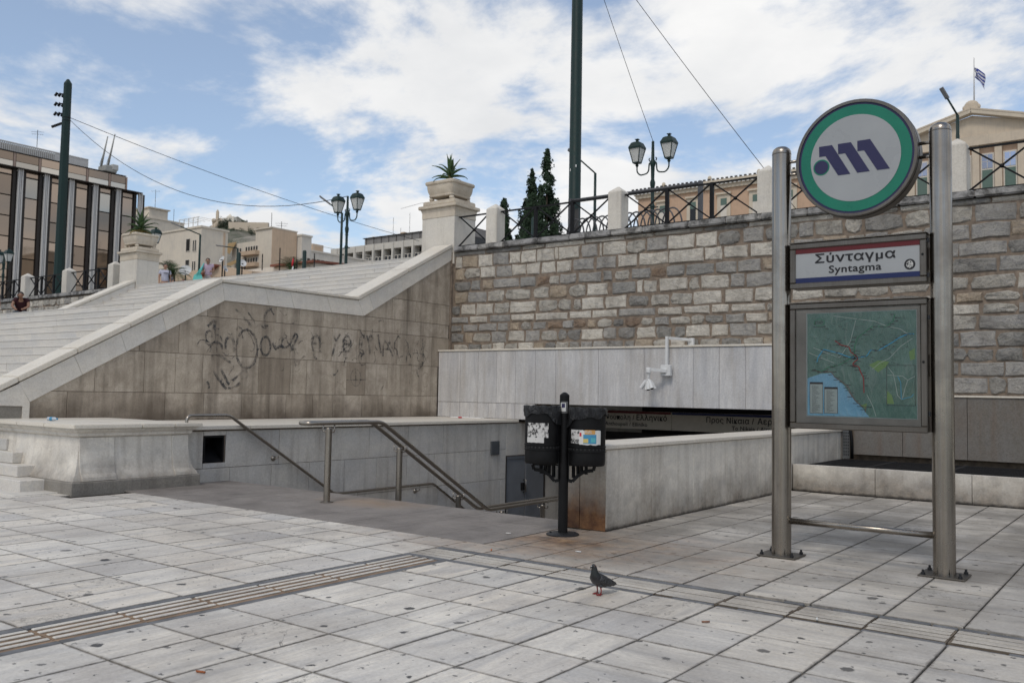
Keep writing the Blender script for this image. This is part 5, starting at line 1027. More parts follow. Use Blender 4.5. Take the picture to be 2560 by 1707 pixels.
bg = thing('shoulder_bag', V['wst']-f*.1-s*.3, 'turquoise shoulder bag hanging from the arm of the woman in pink', 'bag'); bc_ = V['head']-Vector((r2.x, r2.y, 0))*.30-Z*.74-Vector((fw.x, fw.y, 0))*.22; M_TURQ = cloth('turquoise_canvas', (.14, .50, .46))
MB().rings([[bc_+s*a*i+f*b*j+Z*z for i, j in ((-1, -1), (1, -1), (1, 1), (-1, 1))] for a, b, z in ((.14, .07, -.20), (.2, .08, -.19), (.17, .06, .02), (.13, .035, .14))]).build('sack', M_TURQ, bg, SM, .02, 2)
for o_ in (-.05, .05): MB().tube([bc_+f*.1+s*o_+Z*.13, V['shr']+f*(.02+o_)+Z*.05, V['shr']+f*-.06+Z*.03, bc_-f*.1+s*o_+Z*.13], .02, 6).build('strap', M_TURQ, bg, True)
SIT = lambda zf: {'pel': (0, 0, .07), 'wst': (.01, 0, .16), 'hil': (.02, .055, .06), 'hir': (.02, -.055, .06), 'knl': (.24, .08, .10), 'knr': (.24, -.08, .10), 'anl': (.21, .08, -.14), 'anr': (.22, -.08, -.14), 'tol': (.30, .08, -.165), 'tor': (.31, -.08, -.165)}
j = SIT(0); j.update({'che': (.06, 0, .27), 'nek': (.14, 0, .365), 'chin': (.19, 0, .385), 'head': (.22, 0, .42), 'top': (.22, 0, .465), 'shl': (.09, .11, .335), 'shr': (.09, -.11, .335), 'ell': (.17, .14, .21), 'wrl': (.29, .06, .15), 'hal': (.33, .04, .14), 'elr': (.17, -.14, .21), 'wrr': (.29, -.06, .14), 'har': (.33, -.04, .13)})
person((-31.2, 14.15, 3.80), -.55, 1.76, 'seated man in a dark maroon t-shirt bent over on the stair side wall', cloth('maroon_tshirt', (.035, .009, .012)), cloth('grey_shorts', (.11, .12, .13)), skin_m=M_SKIN2, J=j, group='people sitting on the stair side wall')
j = SIT(0); j.update({'che': (.03, 0, .27), 'nek': (.06, 0, .375), 'chin': (.08, 0, .415), 'head': (.09, 0, .455), 'top': (.09, 0, .50), 'shl': (.03, .10, .34), 'shr': (.03, -.10, .34), 'ell': (.06, .13, .19), 'wrl': (.19, .07, .15), 'hal': (.23, .05, .15), 'elr': (.06, -.13, .19), 'wrr': (.19, -.07, .15), 'har': (.23, -.05, .15)})
person((-31.2, 13.25, 3.80), -.7, 1.64, 'seated woman in a dark vest at the left edge', cloth('dark_vest', (.03, .03, .032)), cloth('dark_shorts', (.04, .04, .045)), skin_m=M_SKIN2, J=j, longhair=True, sleeves=0, group='people sitting on the stair side wall')
# ------------------------------------------------------------------ lamps, poles, wires
M_LGL = None
def lampglass():
    k = NT('frosted_lantern_glass'); k.b.inputs['Transmission Weight'].default_value = .35; return k.done((.72, .72, .68), .45, 0, .5)
M_LGL = lampglass()
def lamp_proto(x, y, zt, label):
    t = thing('street_lamp', (x, y, 5.26), label, 'street lamp', 'twin-lantern street lamps'); h = zt-5.26; z = lambda f: zt-f
    c = (x, y, 0)
    MB().lathe([(.17, 5.26), (.17, 5.45), (.12, 5.6), (.10, 6.0), (.085, 6.05), (.06, 6.15), (.058, z(2.0)), (.075, z(1.98)), (.075, z(1.94)), (.05, z(1.9)), (.05, z(1.52)), (.07, z(1.5)), (.05, z(1.46)), (.075, z(1.32)), (.08, z(1.25)), (.05, z(1.15)), (.06, z(.78)), (.085, z(.7)), (.085, z(.62)), (.05, z(.55)), (.04, z(.05)), (.048, z(.04)), (.03, z(.0))], c, 12).build('post', M_GREEN, t, SM)
    MB().bar((x-.19, y, z(2.0)), (x+.19, y, z(2.0)), .03, .03).build('cross_bar', M_GREEN, t)
    for s in (-1, 1):
        lx = x+s*.53; a = MB().tube(arc([(x+s*.05, y, z(.62)), (x+s*.12, y, z(.66)), (x+s*.14, y, z(.95)), (x+s*.42, y, z(.98)), (lx, y, z(.86)), (lx, y, z(.66))], 5, .14), .022, 8).build('arm', M_GREEN, t, True)
        MB().tube([(x+s*.10, y, z(.60)), (x+s*.13, y, z(.53)), (x+s*.09, y, z(.5))], .018, 6).build('scroll', M_GREEN, a, True)
        L = MB().lathe([(.02, z(.72)), (.055, z(.66)), (.03, z(.62)), (.05, z(.59))], (lx, y, 0), 8).build('lantern_base', M_GREEN, t, SM); rot = 0
        MB().square([(.088, z(.58)), (.178, z(.16))], (lx, y, 0), rot).build('lantern_glass', M_LGL, t)
        fr = MB(); q = lambda r, i, j, zz: (lx+r*i, y+r*j, zz)
        for i, j in ((1, 1), (1, -1), (-1, 1), (-1, -1)): fr.bar(q(.09, i, j, z(.59)), q(.182, i, j, z(.15)), .022, .022, (1, 0, 0))
        for r, zz in ((.092, z(.585)), (.184, z(.155))):
            for a_, b_ in (((1, 1), (1, -1)), ((1, -1), (-1, -1)), ((-1, -1), (-1, 1)), ((-1, 1), (1, 1))): fr.bar(q(r, *a_, zz), q(r, *b_, zz), .03, .03)
        fr.build('lantern_frame', M_GREEN, t)
        MB().square([(.20, z(.145)), (.203, z(.12)), (.14, z(-.02)), (.08, z(-.055)), (.035, z(-.06)), (.035, z(-.11)), (.06, z(-.125)), (.06, z(-.14)), (.02, z(-.15))], (lx, y, 0), rot).build('lantern_roof', M_GREEN, t, bevel=.006)
    return t
lamp_proto(-25.2, 23.2, 8.97, 'dark green twin-lantern lamp rising behind the top steps'); lamp_proto(-12.3, 23.4, 9.13, 'dark green twin-lantern lamp near the tall pole left of the metro sign')
lamp_proto(-38.0, 22.76, 8.75, 'dark green twin-lantern lamp half hidden behind the far planter'); lamp_proto(-50.7, 21.95, 8.72, 'dark green twin-lantern lamp at the far left edge')
def streetlight(x, y, zt, hx, hy, hz, label, r=.06):
    t = thing('street_light', (x, y, 5.26), label, 'street light', 'slim street lights'); a = Vector((x, y, zt)); b = Vector((hx, hy, hz)); d = (b-a).normalized()
    MB().tube([(x, y, 5.26), (x, y, zt-1), (x, y, zt-.98), (x, y, zt)], [r*1.2, r*1.1, r, r], 10).build('pole', M_GREEN, t, True); MB().tube([a, b], r*.6, 8).build('arm', M_GREEN, t, True)
    MB().bar(b-d*.1, b+d*.55, .3, .07).build('lamp_head', plain('light_grey_metal', (.2, .2, .2), .5, .3), t, bevel=.02)
streetlight(-20.67, 33.84, 11.5, -21.3, 33.3, 12.2, 'slim street light left of the twin-lantern lamp and metro sign'); streetlight(-8.48, 48.8, 16.0, -8.9, 48.4, 16.9, 'slim street light above the right post of the metro sign', .08)
streetlight(-48.1, 32.2, 11.0, -49.1, 31.4, 11.5, 'slim street light in front of the cream blank-walled houses'); streetlight(-50.5, 36.7, 11.0, -51.2, 36.15, 11.1, 'slim street light in front of the balcony building'); streetlight(-33.57, 30.55, 10.5, -34.1, 30.1, 11.0, 'slim street light behind the lamp on the steps')
tp = thing('tall_pole', (-13.5, 21, 5.26), 'very tall dark green pole rising out of the top of the picture', 'pole')
MB().lathe([(.2, 5.26), (.2, 5.5), (.175, 5.55), (.150, 15.6), (.02, 15.75)], (-13.5, 21, 0), 20).build('shaft', M_GREEN, tp, SM); MB().box(-13.42, -13.25, 20.80, 20.86, 6.1, 6.75).build('control_box', plain('grey_box', (.07, .07, .07), .6), tp)
for zz, da in ((7.95, .25), (7.85, -.75)): cyl_patch(Vector((-13.5, 21, 0)), .176, -1.2+da, -1.0+da, zz, zz+.07, 3).build('sticker', M_WHITEP, tp)
lp = thing('camera_pole', (-45, 22.2, 5.26), 'dark green octagonal pole carrying rows of dark cameras at the left', 'pole')
MB().lathe([(.26, 5.26), (.2, 16.9), (.06, 17.12)], (-44.95, 22.1, 0), 8).build('shaft', M_GREEN, lp)
cd = (r2*-1); cd.z = 0; cd.normalize()
for zz, n in ((16.35, 3), (15.85, 3), (15.35, 3), (14.75, 1)):
    for i in range(n):
        p = Vector((-44.95, 22.1, zz))+cd*(.2+.13*i)-fw*.1*(i-1); 
        if n == 1: MB().bar(Vector((-44.95, 22.1, zz+.1))+cd*.2, Vector((-44.95, 22.1, zz-.1))+cd*.72, .1, .1).build('camera', M_BLACK, lp)
        else: a = MB().bar(Vector((-44.95, 22.1, zz)), p+Z*(.05-.04*i), .05, .05).build('camera_arm', M_BLACK, lp); MB().bar(p+Z*.05, p+cd*.12-Z*.13, .1, .1, (1, 0, 0)).build('camera', M_BLACK, a)
for zz in (15.1, 14.95): MB().lathe([(.215, zz), (.215, zz+.03)], (-44.95, 22.1, 0), 8).build('band', M_IRON, lp)
def wire(a, b, sag, label, r=.012, n=24):
    a = Vector(a); b = Vector(b); tag(MB().tube([a.lerp(b, i/n)-Z*sag*4*(i/n)*(1-i/n) for i in range(n+1)], r, 5).build('overhead_wire', M_IRON, None, True), label, 'wire', 'overhead wires')
wire((-44.6, 22.0, 15.05), (-25.2, 23.2, 8.97), 1.9, 'overhead wire sagging from the camera pole to the lamp on the steps', .013); wire((-44.6, 22.0, 15.1), (-40.6, 43.9, 11.7), .35, 'straighter overhead wire from the camera pole passing behind the lamp on the steps', .015)
wire((-13.5, 21, 15.1), (-12.3, 23.4, 9.13), .05, 'overhead wire from the tall pole to the nearby twin-lantern lamp', .008); wire((-13.5, 21, 15.2), (-7.6, 23.6, 6.0), .12, 'long overhead wire slanting from the tall pole down behind the pillar left of the sign', .009)
hb = thing('hoop_barrier', (-11.5, 21, 5.26), 'grey barrier of overlapping metal hoops behind the railing', 'barrier'); M_HOOP = plain('grey_tube', (.09, .09, .095), .5, .4)
for i in range(15):
    x = -13.2+i*.21; MB().tube([(x+.28*math.cos(math.pi*k/12), 20.6, 5.95+.45*math.sin(math.pi*k/12)) for k in range(13)]+[(x-.28, 20.6, 5.3)], .022, 6).build('hoop', M_HOOP, hb, True)
MB().tube([(-13.4, 20.65, 6.95), (-9.55, 20.65, 6.95)], .04, 8).build('top_tube', M_HOOP, hb, True)
for x in (-13.4, -9.5): MB().box(x-.05, x+.05, 20.6, 20.7, 5.26, 7.0).build('end_post', M_HOOP, hb)
for i, (x, y, zt, l) in enumerate(((-37.85, 27.6, 8.45, 'round-topped green post left of the lamp on the steps'), (-35.15, 29.55, 8.6, 'round-topped green post in front of the low white offices'), (-21.5, 30.3, 9.0, 'round-topped green post standing before the cypresses'))): tag(MB().lathe([(.1, 5.26), (.1, zt-.08), (.07, zt-.02), (0, zt)], (x, y, 0), 12).build('green_post', M_GREEN, None, SM), l, 'post', 'round-topped green posts')
# ------------------------------------------------------------------ trees
def leafcloud(n, fn, size, mat, name, parent, seed, flat=.0):
    r = random.Random(seed); vs = []; fs = []
    for i in range(n):
        p, d = fn(r); d = Vector(d).normalized(); a = d.orthogonal().normalized(); a = Matrix.Rotation(r.uniform(0, 6.3), 3, d) @ a; b = d.cross(a); sz = size*r.uniform(.6, 1.4); p = Vector(p); o = len(vs)
        vs += [p-a*sz*.5, p+b*sz*.28, p+a*sz*.5+d*sz*.15, p-b*sz*.28]; fs.append((o, o+1, o+2, o+3))
    me = bpy.data.meshes.new(name); me.from_pydata([tuple(v) for v in vs], [], fs); me.materials.append(mat); return link(name, me, parent)
M_CYP = plain('cypress_foliage', (.020, .038, .018), .8, var=.5, sc=3); M_BARK = plain('bark', (.09, .065, .045), .9)
def cypress(x, y, zt, rb, label, seed):
    t = thing('cypress_tree', (x, y, 5.26), label, 'cypress', 'cypress trees'); h = zt-6.2; rr = random.Random(seed); lobes = [(rr.uniform(0, 6.28), rr.uniform(0, 1)**1.1, rr.uniform(.5, 1.25)) for _ in range(70)]
    MB().tube([(x, y, 5.26), (x, y, 5.26+(zt-5.26)*.9)], [.2, .03], 8).build('trunk', M_BARK, t, True)
    def prof(f): return rb*(1-f)**1.15
    tufts = []
    for _ in range(330):
        f0 = 1-rr.random()**.62; a0 = rr.uniform(0, 6.28); R = prof(f0)*rr.uniform(.15, 1.0)**.6; tufts.append((f0, a0, R, .35+.8*prof(f0)*rr.uniform(.5, 1.1)))
    tufts += [(.93, 0, .05, .9), (.955, 2.2, .12, .55), (.9, 4, .16, .7)]
    def fn(r):
        f0, a0, R, L = r.choice(tufts); t_ = r.random(); sp = (.05+.13*L)*(1-t_)**.7+.015
        return (x+R*(1+.25*t_)*math.cos(a0)+r.gauss(0, sp), y+R*(1+.25*t_)*math.sin(a0)+r.gauss(0, sp), 6.2+f0*h+L*(t_-.35)), (math.cos(a0)+r.gauss(0, .6), math.sin(a0)+r.gauss(0, .6), r.uniform(-.2, .8))
    leafcloud(26000, fn, .17, M_CYP, 'crown', t, seed)
cypress(-33.35, 46.7, 16.1, 2.3, 'dark cypress with the lower pointed top, left of the taller one', 1); cypress(-32.5, 47.2, 17.5, 2.35, 'taller dark cypress beside the tall pole', 2); cypress(-34.75, 45.6, 14.2, 1.3, 'small slim cypress right beside the first wall pillar', 4)
M_PALM = plain('palm_frond', (.045, .075, .025), .6, var=.3)
def palm(x, y, zc, R, label, seed, n=26):
    t = thing('palm_tree', (x, y, 5.26), label, 'palm', 'palms'); r = random.Random(seed)
    MB().tube([(x, y, 5.26), (x, y, zc)], [.2, .16], 10).build('trunk', M_BARK, t, True)
    for i in range(n):
        az = i*2.4; el = math.radians(r.uniform(5, 80)); h = Vector((math.cos(az), math.sin(az), 0)); p = Vector((x, y, zc)); mb = MB(); N = 14; a = el; sd = Vector((-h.y, h.x, 0))
        for k in range(N):
            d = h*math.cos(a)+Z*math.sin(a); q = p+d*R/N; l = R*.34*math.sin(math.pi*min(1, .15+k/N*.85))
            for s in (1, -1): e = q+sd*s*l*.8+d*l*.7-Z*l*.15; mb.add([p, p+d*R*.045, e], [(0, 1, 2)])
            p = q; a -= .06+.09*k/N
        mb.build('frond', M_PALM, t)
palm(-45.0, 28.45, 7.9, 1.15, 'small palm behind the couple at the top of the stairs', 1); palm(-47.5, 38.9, 9.5, 1.4, 'small palm in front of the tan gable wall', 5)
# ------------------------------------------------------------------ far buildings
def wallmat(n, c, d=.35): return marble(n, [c, tuple(x*1.05 for x in c)], vein=tuple(x*.8 for x in c), veinamt=.25, rough=.85, dirt=d, dirtcol=tuple(x*.62 for x in c), streak=.4, bump=.02, fine=.1, stretch=(.2, .2, .2))
M_CREAM = wallmat('cream_plaster', (.58, .54, .485)); M_TANB = wallmat('tan_plaster', (.50, .39, .30)); M_PALEB = wallmat('pale_plaster', (.58, .56, .53)); M_SALM = wallmat('salmon_plaster', (.47, .335, .25)); M_STONEB = wallmat('portico_stone', (.50, .44, .37)); M_CONC = wallmat('white_concrete', (.52, .51, .49)); M_REC = plain('deep_shadow_glazing', (.02, .02, .022), .3)
def glassb(n, c, r=.06):
    k = NT(n); rr = k.rnd(); return k.done(k.mix(rr, tuple(x*.55 for x in c), c), r, .85, .5)
M_BRZ = glassb('bronze_glass', (.40, .315, .25)); M_BRZ2 = glassb('pale_bronze_glass', (.60, .56, .50)); M_WIN = glassb('dark_window_glass', (.16, .17, .18), .1)
M_BFR = plain('dark_bronze_frame', (.03, .025, .022), .5); M_FIN = plain('ribbed_aluminium_fin', (.50, .49, .475), .5, 0)
b1 = thing('glass_office_block', (-112, 52, 5.26), 'office block with bronze glass bays and silver fins at the left', 'building'); XB = -110
MB().box(-135, XB-1.2, 30, 64.2, 5.2, 27.2).build('wall', M_BFR, b1); MB().box(-134, XB-2.05, 31, 63.3, 27.21, 29.55).build('upper_storey', M_BFR, b1)
for i in range(9):
    yc = 39.9+3.08*i
    for k, o_ in enumerate((-.27, 0, .27)): MB().box(XB-.45, XB-.12-.05*(k % 2), yc-.085+o_*.8, yc+.085+o_*.8, 5.3, 27.3).build('fin', M_FIN, b1, bevel=.04)
    MB().box(XB-1.15, XB-.5, yc-.75, yc-.40, 5.3, 27.25).build('mullion', M_BFR, b1); MB().box(XB-1.15, XB-.5, yc+.40, yc+.75, 5.3, 27.25).build('mullion', M_BFR, b1)
    if i < 8:
        y0, y1 = yc+.78, yc+2.28; MB().box(XB-1.0, XB-.56, y0-.01, y1+.01, 26.45, 26.55).build('transom', M_BFR, b1); MB().box(XB-1.05, XB-.75, y0, y1, 26.56, 27.2).build('pane', M_BRZ, b1)
        for k in range(8):
            z1 = 26.42-2.46*k; MB().box(XB-1.05, XB-.75, y0, y1, z1-2.32, z1).build('pane', M_BRZ2 if (i, k) in ((3, 0), (6, 0)) else M_BRZ, b1)
MB().box(XB-1.2, XB+.2, 30, 64.6, 27.26, 27.36).build('bay_cap', M_BFR, b1)
for i in range(9):
    y0 = 37.1+3.0*i+.2; y1 = y0+2.62
    if y1 > 63.3: y1 = 63.25
    MB().box(XB-2.3, XB-1.98, y0, y1, 28.56, 29.5).build('pane', M_BRZ, b1); MB().box(XB-2.3, XB-1.98, y0, y1, 27.42, 28.5).build('pane', M_BRZ2, b1); MB().box(XB-2.2, XB-1.95, y1+.06, y1+.32, 27.4, 29.5).build('pier', plain('bronze_pier', (.3, .22, .18), .4, .5), b1)
MB().box(XB-2.4, XB-1.9, 31, 63.35, 29.55, 29.66).build('roof_edge', M_BFR, b1)
lv = MB()
for i in range(110): lv.box(XB-3.5, XB-3.4, 32+i*.245, 32.13+i*.245, 29.6, 31.0)
lv.box(XB-3.6, XB-3.36, 32, 58.9, 31.0, 31.12).box(XB-3.45, XB-3.42, 54.5, 58.9, 29.7, 31.0)
tag(lv.build('louvre_screen', M_FIN, b1), None, None, None, 'stuff'); MB().box(-133, XB-3.7, 32, 58.8, 29.56, 30.9).build('plant_room', M_CONC, b1)
cr = thing('roof_crane', (-112.5, 60.8, 29.6), 'pale twin-boom window-cleaning cradle crane on the office roof', 'crane'); M_CR = plain('crane_grey', (.3, .3, .28), .6)
MB().box(-113.4, -111.6, 60.2, 61.9, 29.66, 30.5).build('body', M_CR, cr, bevel=.1); MB().box(-112.6, -111.5, 61.2, 62.0, 30.0, 30.75).build('cab', plain('crane_pale', (.42, .42, .4), .6), cr, bevel=.05)
for a, b in (((-112.6, 60.2, 30.4), (-112.1, 60.65, 34.4)), ((-112.2, 60.9, 30.5), (-111.6, 61.35, 34.8))): m_ = (Vector(a)+Vector(b))/2; q = MB().tube([a, b], [.16, .07], 8).build('boom', M_CR, cr, True); MB().tube([Vector(a)+Z*.2-r2*.22, m_-r2*.05], .03, 5).build('stay', M_CR, q)
def antenna(x, y, z0, z1, label, n=0):
    t = thing('roof_antenna', (x, y, z0), label, 'antenna', 'roof antennas'); MB().tube([(x, y, z0), (x, y, z1)], .035, 5).build('mast', M_IRON, t)
    for k in range(n): MB().bar((x-.6*(1-.25*k), y-.5, z1-.25-.3*k), (x+.6*(1-.25*k), y+.5, z1-.25-.3*k), .03, .03).build('element', M_IRON, t)
antenna(-113.2, 52.2, 31.1, 33.3, 'thin aerial on the office block roof', 2)
def bld(name, x0, x1, y0, y1, z1, wm, label, z0=5.2, cap=True):
    t = thing(name, ((x0+x1)/2, (y0+y1)/2, 5.26), label, 'building'); MB().box(x0, x1, y0, y1, z0, z1).build('wall', wm, t)
    if cap: MB().box(x0-.1, x1+.12, y0-.12, y1+.1, z1+.002, z1+.22).build('parapet_cap', wm, t)
    return t
def win(t, x0, x1, y, z0, z1, n=1, mat=None):       # windows on a face looking -Y
    w = (x1-x0)/n
    for i in range(n):
        f_ = MB().box(x0+w*i+.04, x0+w*(i+1)-.04, y-.06, y+.1, z0, z1).build('window', M_PALEB, t); MB().box(x0+w*i+.11, x0+w*(i+1)-.11, y-.075, y-.062, z0+.07, z1-.07).build('pane', mat or M_WIN, f_)
def winx(t, x, y0, y1, z0, z1, n=1):                # windows on a face looking +X
    w = (y1-y0)/n
    for i in range(n):
        f_ = MB().box(x-.1, x+.06, y0+w*i+.04, y0+w*(i+1)-.04, z0, z1).build('window', M_PALEB, t); MB().box(x+.062, x+.075, y0+w*i+.11, y0+w*(i+1)-.11, z0+.07, z1-.07).build('pane', M_WIN, f_)
t = bld('cream_house', -165, -139.7, 78, 90.2, 30.3, M_CREAM, 'cream block with a blank side wall right of the office tower'); MB().box(-144.5, -139.9, 83.6, 87.1, 30.5, 32.1).build('stair_head', M_CREAM, t); MB().box(-144.8, -139.6, 83.3, 87.4, 32.11, 32.3).build('stair_head_roof', M_CREAM, t)
antenna(-141.5, 85.6, 32.2, 35.8, 'thin aerial on the cream block stair head', 1); antenna(-140.3, 88.5, 30.4, 32.8, 'short aerial on the cream block roof')
t = bld('windowed_house', -99, -87.35, 58.6, 62.1, 19.55, M_CREAM, 'cream house with rows of barred windows on its front and a blank side')
for zz in (17.0, 14.6, 12.2, 9.8): win(t, -90.2, -89.3, 58.6, zz, zz+1.5, 1); win(t, -88.9, -88.1, 58.6, zz-.1, zz+1.25, 2)
pg_ = MB()
for i in range(5): pg_.bar((-92+i*.9, 58.8, 19.7), (-92+i*.9, 58.8, 20.9), .06, .06, (1, 0, 0)).bar((-92+i*.9, 58.8, 20.9), (-92+i*.9, 61, 20.9), .035, .035)
for zz in (20.3, 20.9): pg_.bar((-92.2, 58.8, zz), (-88.2, 58.8, zz), .035, .035)
pg_.build('roof_pergola', M_CONC, t); MB().box(-87.349, -87.3, 61.5, 61.75, 6, 19.4).build('drain_pipe', M_TANB, t)
t = bld('balcony_building', -97, -89.04, 69.65, 73.5, 20.1, M_CREAM, 'building with strip windows, balconies and a large tan gable wall', cap=False); MB().box(-92.3, -89.06, 69.7, 73.48, 20.1, 21.45).build('penthouse', M_CREAM, t); MB().box(-92.5, -88.95, 69.5, 73.6, 21.452, 21.6).build('penthouse_roof', M_CREAM, t); MB().box(-89.038, -88.98, 69.66, 73.5, 5.3, 21.44).build('gable_render', M_TANB, t)
for zz in (18.86, 17.38, 15.9, 14.4): win(t, -94.2, -91.6, 69.65, zz, zz+.66, 5); MB().box(-94.6, -91.4, 69.0, 69.64, zz-.55, zz-.05).build('balcony', M_TANB, t); win(t, -95.9, -94.9, 69.65, zz-.2, zz+.6, 2)
ra = MB()
for i in range(24): ra.bar((-97+i*.2, 69.75, 20.1), (-97+i*.2, 69.75, 20.75), .03, .03, (1, 0, 0))
ra.bar((-97, 69.75, 20.75), (-92.3, 69.75, 20.75), .05, .05); ra.build('roof_railing', M_CONC, t); MB().add([(-97.6, 68.6, 19.2), (-96.0, 68.6, 18.6), (-96.0, 69.6, 20.3), (-97.6, 69.6, 20.3)], [(0, 1, 2, 3)]).add([(-96.2, 68.0, 17.2), (-94.8, 68.0, 16.9), (-94.8, 69.6, 18.0), (-96.2, 69.6, 18.0)], [(0, 1, 2, 3)]).build('awning', plain('brown_awning', (.28, .19, .09), .8), t)
antenna(-90.3, 70.5, 21.55, 23.6, 'aerial on the roof above the tan gable'); antenna(-89.6, 71.5, 21.55, 22.6, 'branched aerial on the tan gable roof', 2)
t = bld('narrow_white_house', -95, -88.17, 73.62, 75.2, 21.0, M_PALEB, 'narrow white house against the tan gable wall')
for zz in (17.6, 15.6): winx(t, -88.17, 73.7, 75.1, zz, zz+.75, 2)
t = bld('low_white_offices', -110, -97.5, 82.1, 96, 21.1, M_PALEB, 'low white office building with ribbon windows left of the lamp on the steps')
for zz in (19.2, 16.9, 14.5): winx(t, -97.5, 82.4, 95.5, zz, zz+.95, 16)
MB().box(-100, -98.2, 84.0, 86.0, 21.33, 22.4).build('roof_tank', M_TANB, t); ra = MB().bar((-97.7, 82.2, 22.1), (-97.7, 95, 22.1), .05, .05)
for i in range(9): ra.bar((-97.7, 82.2+1.6*i, 21.3), (-97.7, 82.2+1.6*i, 22.1), .05, .05, (1, 0, 0))
ra.build('roof_railing', M_CONC, t)
gb = thing('concrete_hotel', (-125, 130, 5.26), 'long white concrete building with fins and dark recessed bays', 'building'); MB().box(-140.6, -105, 127, 140, 5.2, 30.9).build('wall', M_REC, gb); MB().box(-140.6, -105, 125.25, 127, 29.68, 30.95).build('fascia', M_CONC, gb); MB().box(-132, -105, 126.5, 140, 30.96, 32.5).build('roof_storey', plain('grey_cladding', (.2, .19, .18), .6, var=.15, sc=1), gb); MB().box(-132.3, -105, 126.2, 140, 32.501, 32.62).build('roof_edge', M_BFR, gb)
for i in range(14): MB().box(-131.5+2.1*i, -131.4+2.1*i, 126.42, 126.49, 31.0, 32.45).build('roof_mullion', M_BFR, gb)
for i in range(13):
    x = -138.9+2.69*i; MB().box(x-.24, x+.24, 125, 127, 20, 30.9).build('fin', M_CONC, gb, bevel=.05); MB().box(x+.26, x+2.42, 125.6, 125.7, 27.1, 27.25).build('sill', M_CONC, gb)
    for k in range(2): f_ = MB().box(x+.45+.95*k, x+1.3+.95*k, 125.3, 125.5, 27.26, 28.3).build('window', M_PALEB, gb); MB().box(x+.55+.95*k, x+1.2+.95*k, 125.27, 125.298, 27.34, 28.2).build('pane', M_REC, f_)
    MB().box(x+.26, x+2.42, 126.2, 126.9, 20, 27.0).build('infill', M_CONC, gb)
MB().box(-131, -130.3, 127.5, 128.3, 32.6, 33.0).build('roof_unit', M_TANB, gb); MB().box(-123, -122.0, 127.5, 128.5, 32.6, 33.2).build('roof_unit', M_TANB, gb)
for x, z1, l in ((-125.5, 36.5, 'tall thin mast on the concrete hotel roof'), (-121, 37, 'second thin mast on the concrete hotel roof'), (-123.4, 34.2, 'short mast on the concrete hotel roof')): antenna(x, 128, 32.6, z1, l)
mt = thing('lattice_mast', (-114.0, 128, 32.6), 'lattice crane mast with a long thin jib beside the nearer planter pedestal', 'mast'); lm = MB()
for sx in (-.25, .25): lm.tube([(-115.0+sx, 128, 32.6), (-115.0+sx, 128, 38.2)], .05, 4)
for k in range(7): lm.tube([(-115.25, 128, 32.7+.78*k), (-114.75, 128, 33.4+.78*k)], .035, 4)
lm.build('lattice', M_FIN, mt); MB().tube([(-114.2, 128, 38.3), (-118, 128, 38.6), (-123.5, 128, 38.1)], .05, 4).build('jib', M_FIN, mt)
# tiled low roofs with dishes
lr = thing('tiled_pavilion', (-50, 37, 5.26), 'low pavilion with red tiled roof edges beyond the top steps', 'building'); M_RT = plain('red_roof_tile', (.20, .075, .05), .85, var=.3)
MB().box(-58, -47.9, 36.0, 44, 5.2, 9.0).build('wall', M_CREAM, lr); MB().prism([(-58.4, 9.0), (-47.4, 8.95), (-47.4, 9.1), (-51.2, 9.75), (-58.4, 9.3)], 'y', 35.6, 44.3).build('roof', M_TANB, lr)
MB().bar((-52.6, 35.4, 9.1), (-50.9, 35.5, 9.72), .5, .12).build('tile_edge', M_RT, lr)
l2 = thing('tiled_annexe', (-48, 40, 5.26), 'white annexe with a sloping red tiled roof in front of the tan gable wall', 'building'); MB().box(-56, -47.2, 40.6, 46, 5.2, 10.3).build('wall', M_PALEB, l2); MB().prism([(40.2, 10.25), (46.2, 10.6), (46.2, 10.7), (40.2, 10.4)], 'x', -51.5, -46.9).build('roof', M_RT, l2)
M_DISH = plain('white_dish', (.55, .55, .54), .5)
for x, y, z_, r_, az, l in ((-46.2, 30.05, 8.35, .34, -.8, 'large round satellite dish right of the palm'), (-44.45, 31.3, 9.05, .22, -1.6, 'tilted satellite dish highest on the pavilion'), (-44.35, 31.4, 8.5, .2, .3, 'small satellite dish pointing right on the pavilion'), (-43.55, 32.0, 8.85, .24, -.3, 'satellite dish nearest the green post')):
    t = thing('satellite_dish', (x, y, 5.26), l, 'dish', 'satellite dishes'); R_ = Matrix.Translation((x, y, z_)) @ Matrix.Rotation(az, 4, 'Z') @ Matrix.Rotation(math.radians(65), 4, 'Y')
    mb = MB().rings([[R_ @ Vector((r_*k/5*math.cos(a*math.pi/10), r_*k/5*math.sin(a*math.pi/10), .3*r_*(k/5)**2)) for a in range(20)] for k in (1, 2, 3, 4, 5)], False); mb.f.append(tuple(range(20))); mb.mi.append(0); mb.build('reflector', M_DISH, t, True)
    MB().tube([R_ @ Vector((0, 0, 0)), R_ @ Vector((r_*.5, 0, r_*.6))], .02, 5).build('feed_arm', M_IRON, t); MB().tube([(x, y, 5.26), (x, y, z_)], .04, 6).build('mast', M_IRON, t)
for i, l in enumerate(('bare aerial at the left end of the pavilion roof', 'bare aerial second from the left on the pavilion roof', 'tallest bare aerial in the middle of the pavilion roof', 'bare aerial right of the middle on the pavilion roof', 'bare aerial at the right end of the pavilion roof')): antenna(-46+.85*i, 34+.65*i, 8.9, (9.7, 9.9, 10.3, 9.6, 10.0)[i], l, 0)
ft = thing('furled_flag', (-44.4, 36.4, 5.26), 'furled red, white and black flag beside the second palm', 'flag'); MB().tube([(-44.4, 36.4, 5.26), (-44.3, 36.4, 9.9)], .03, 6).build('pole', M_IRON, ft)
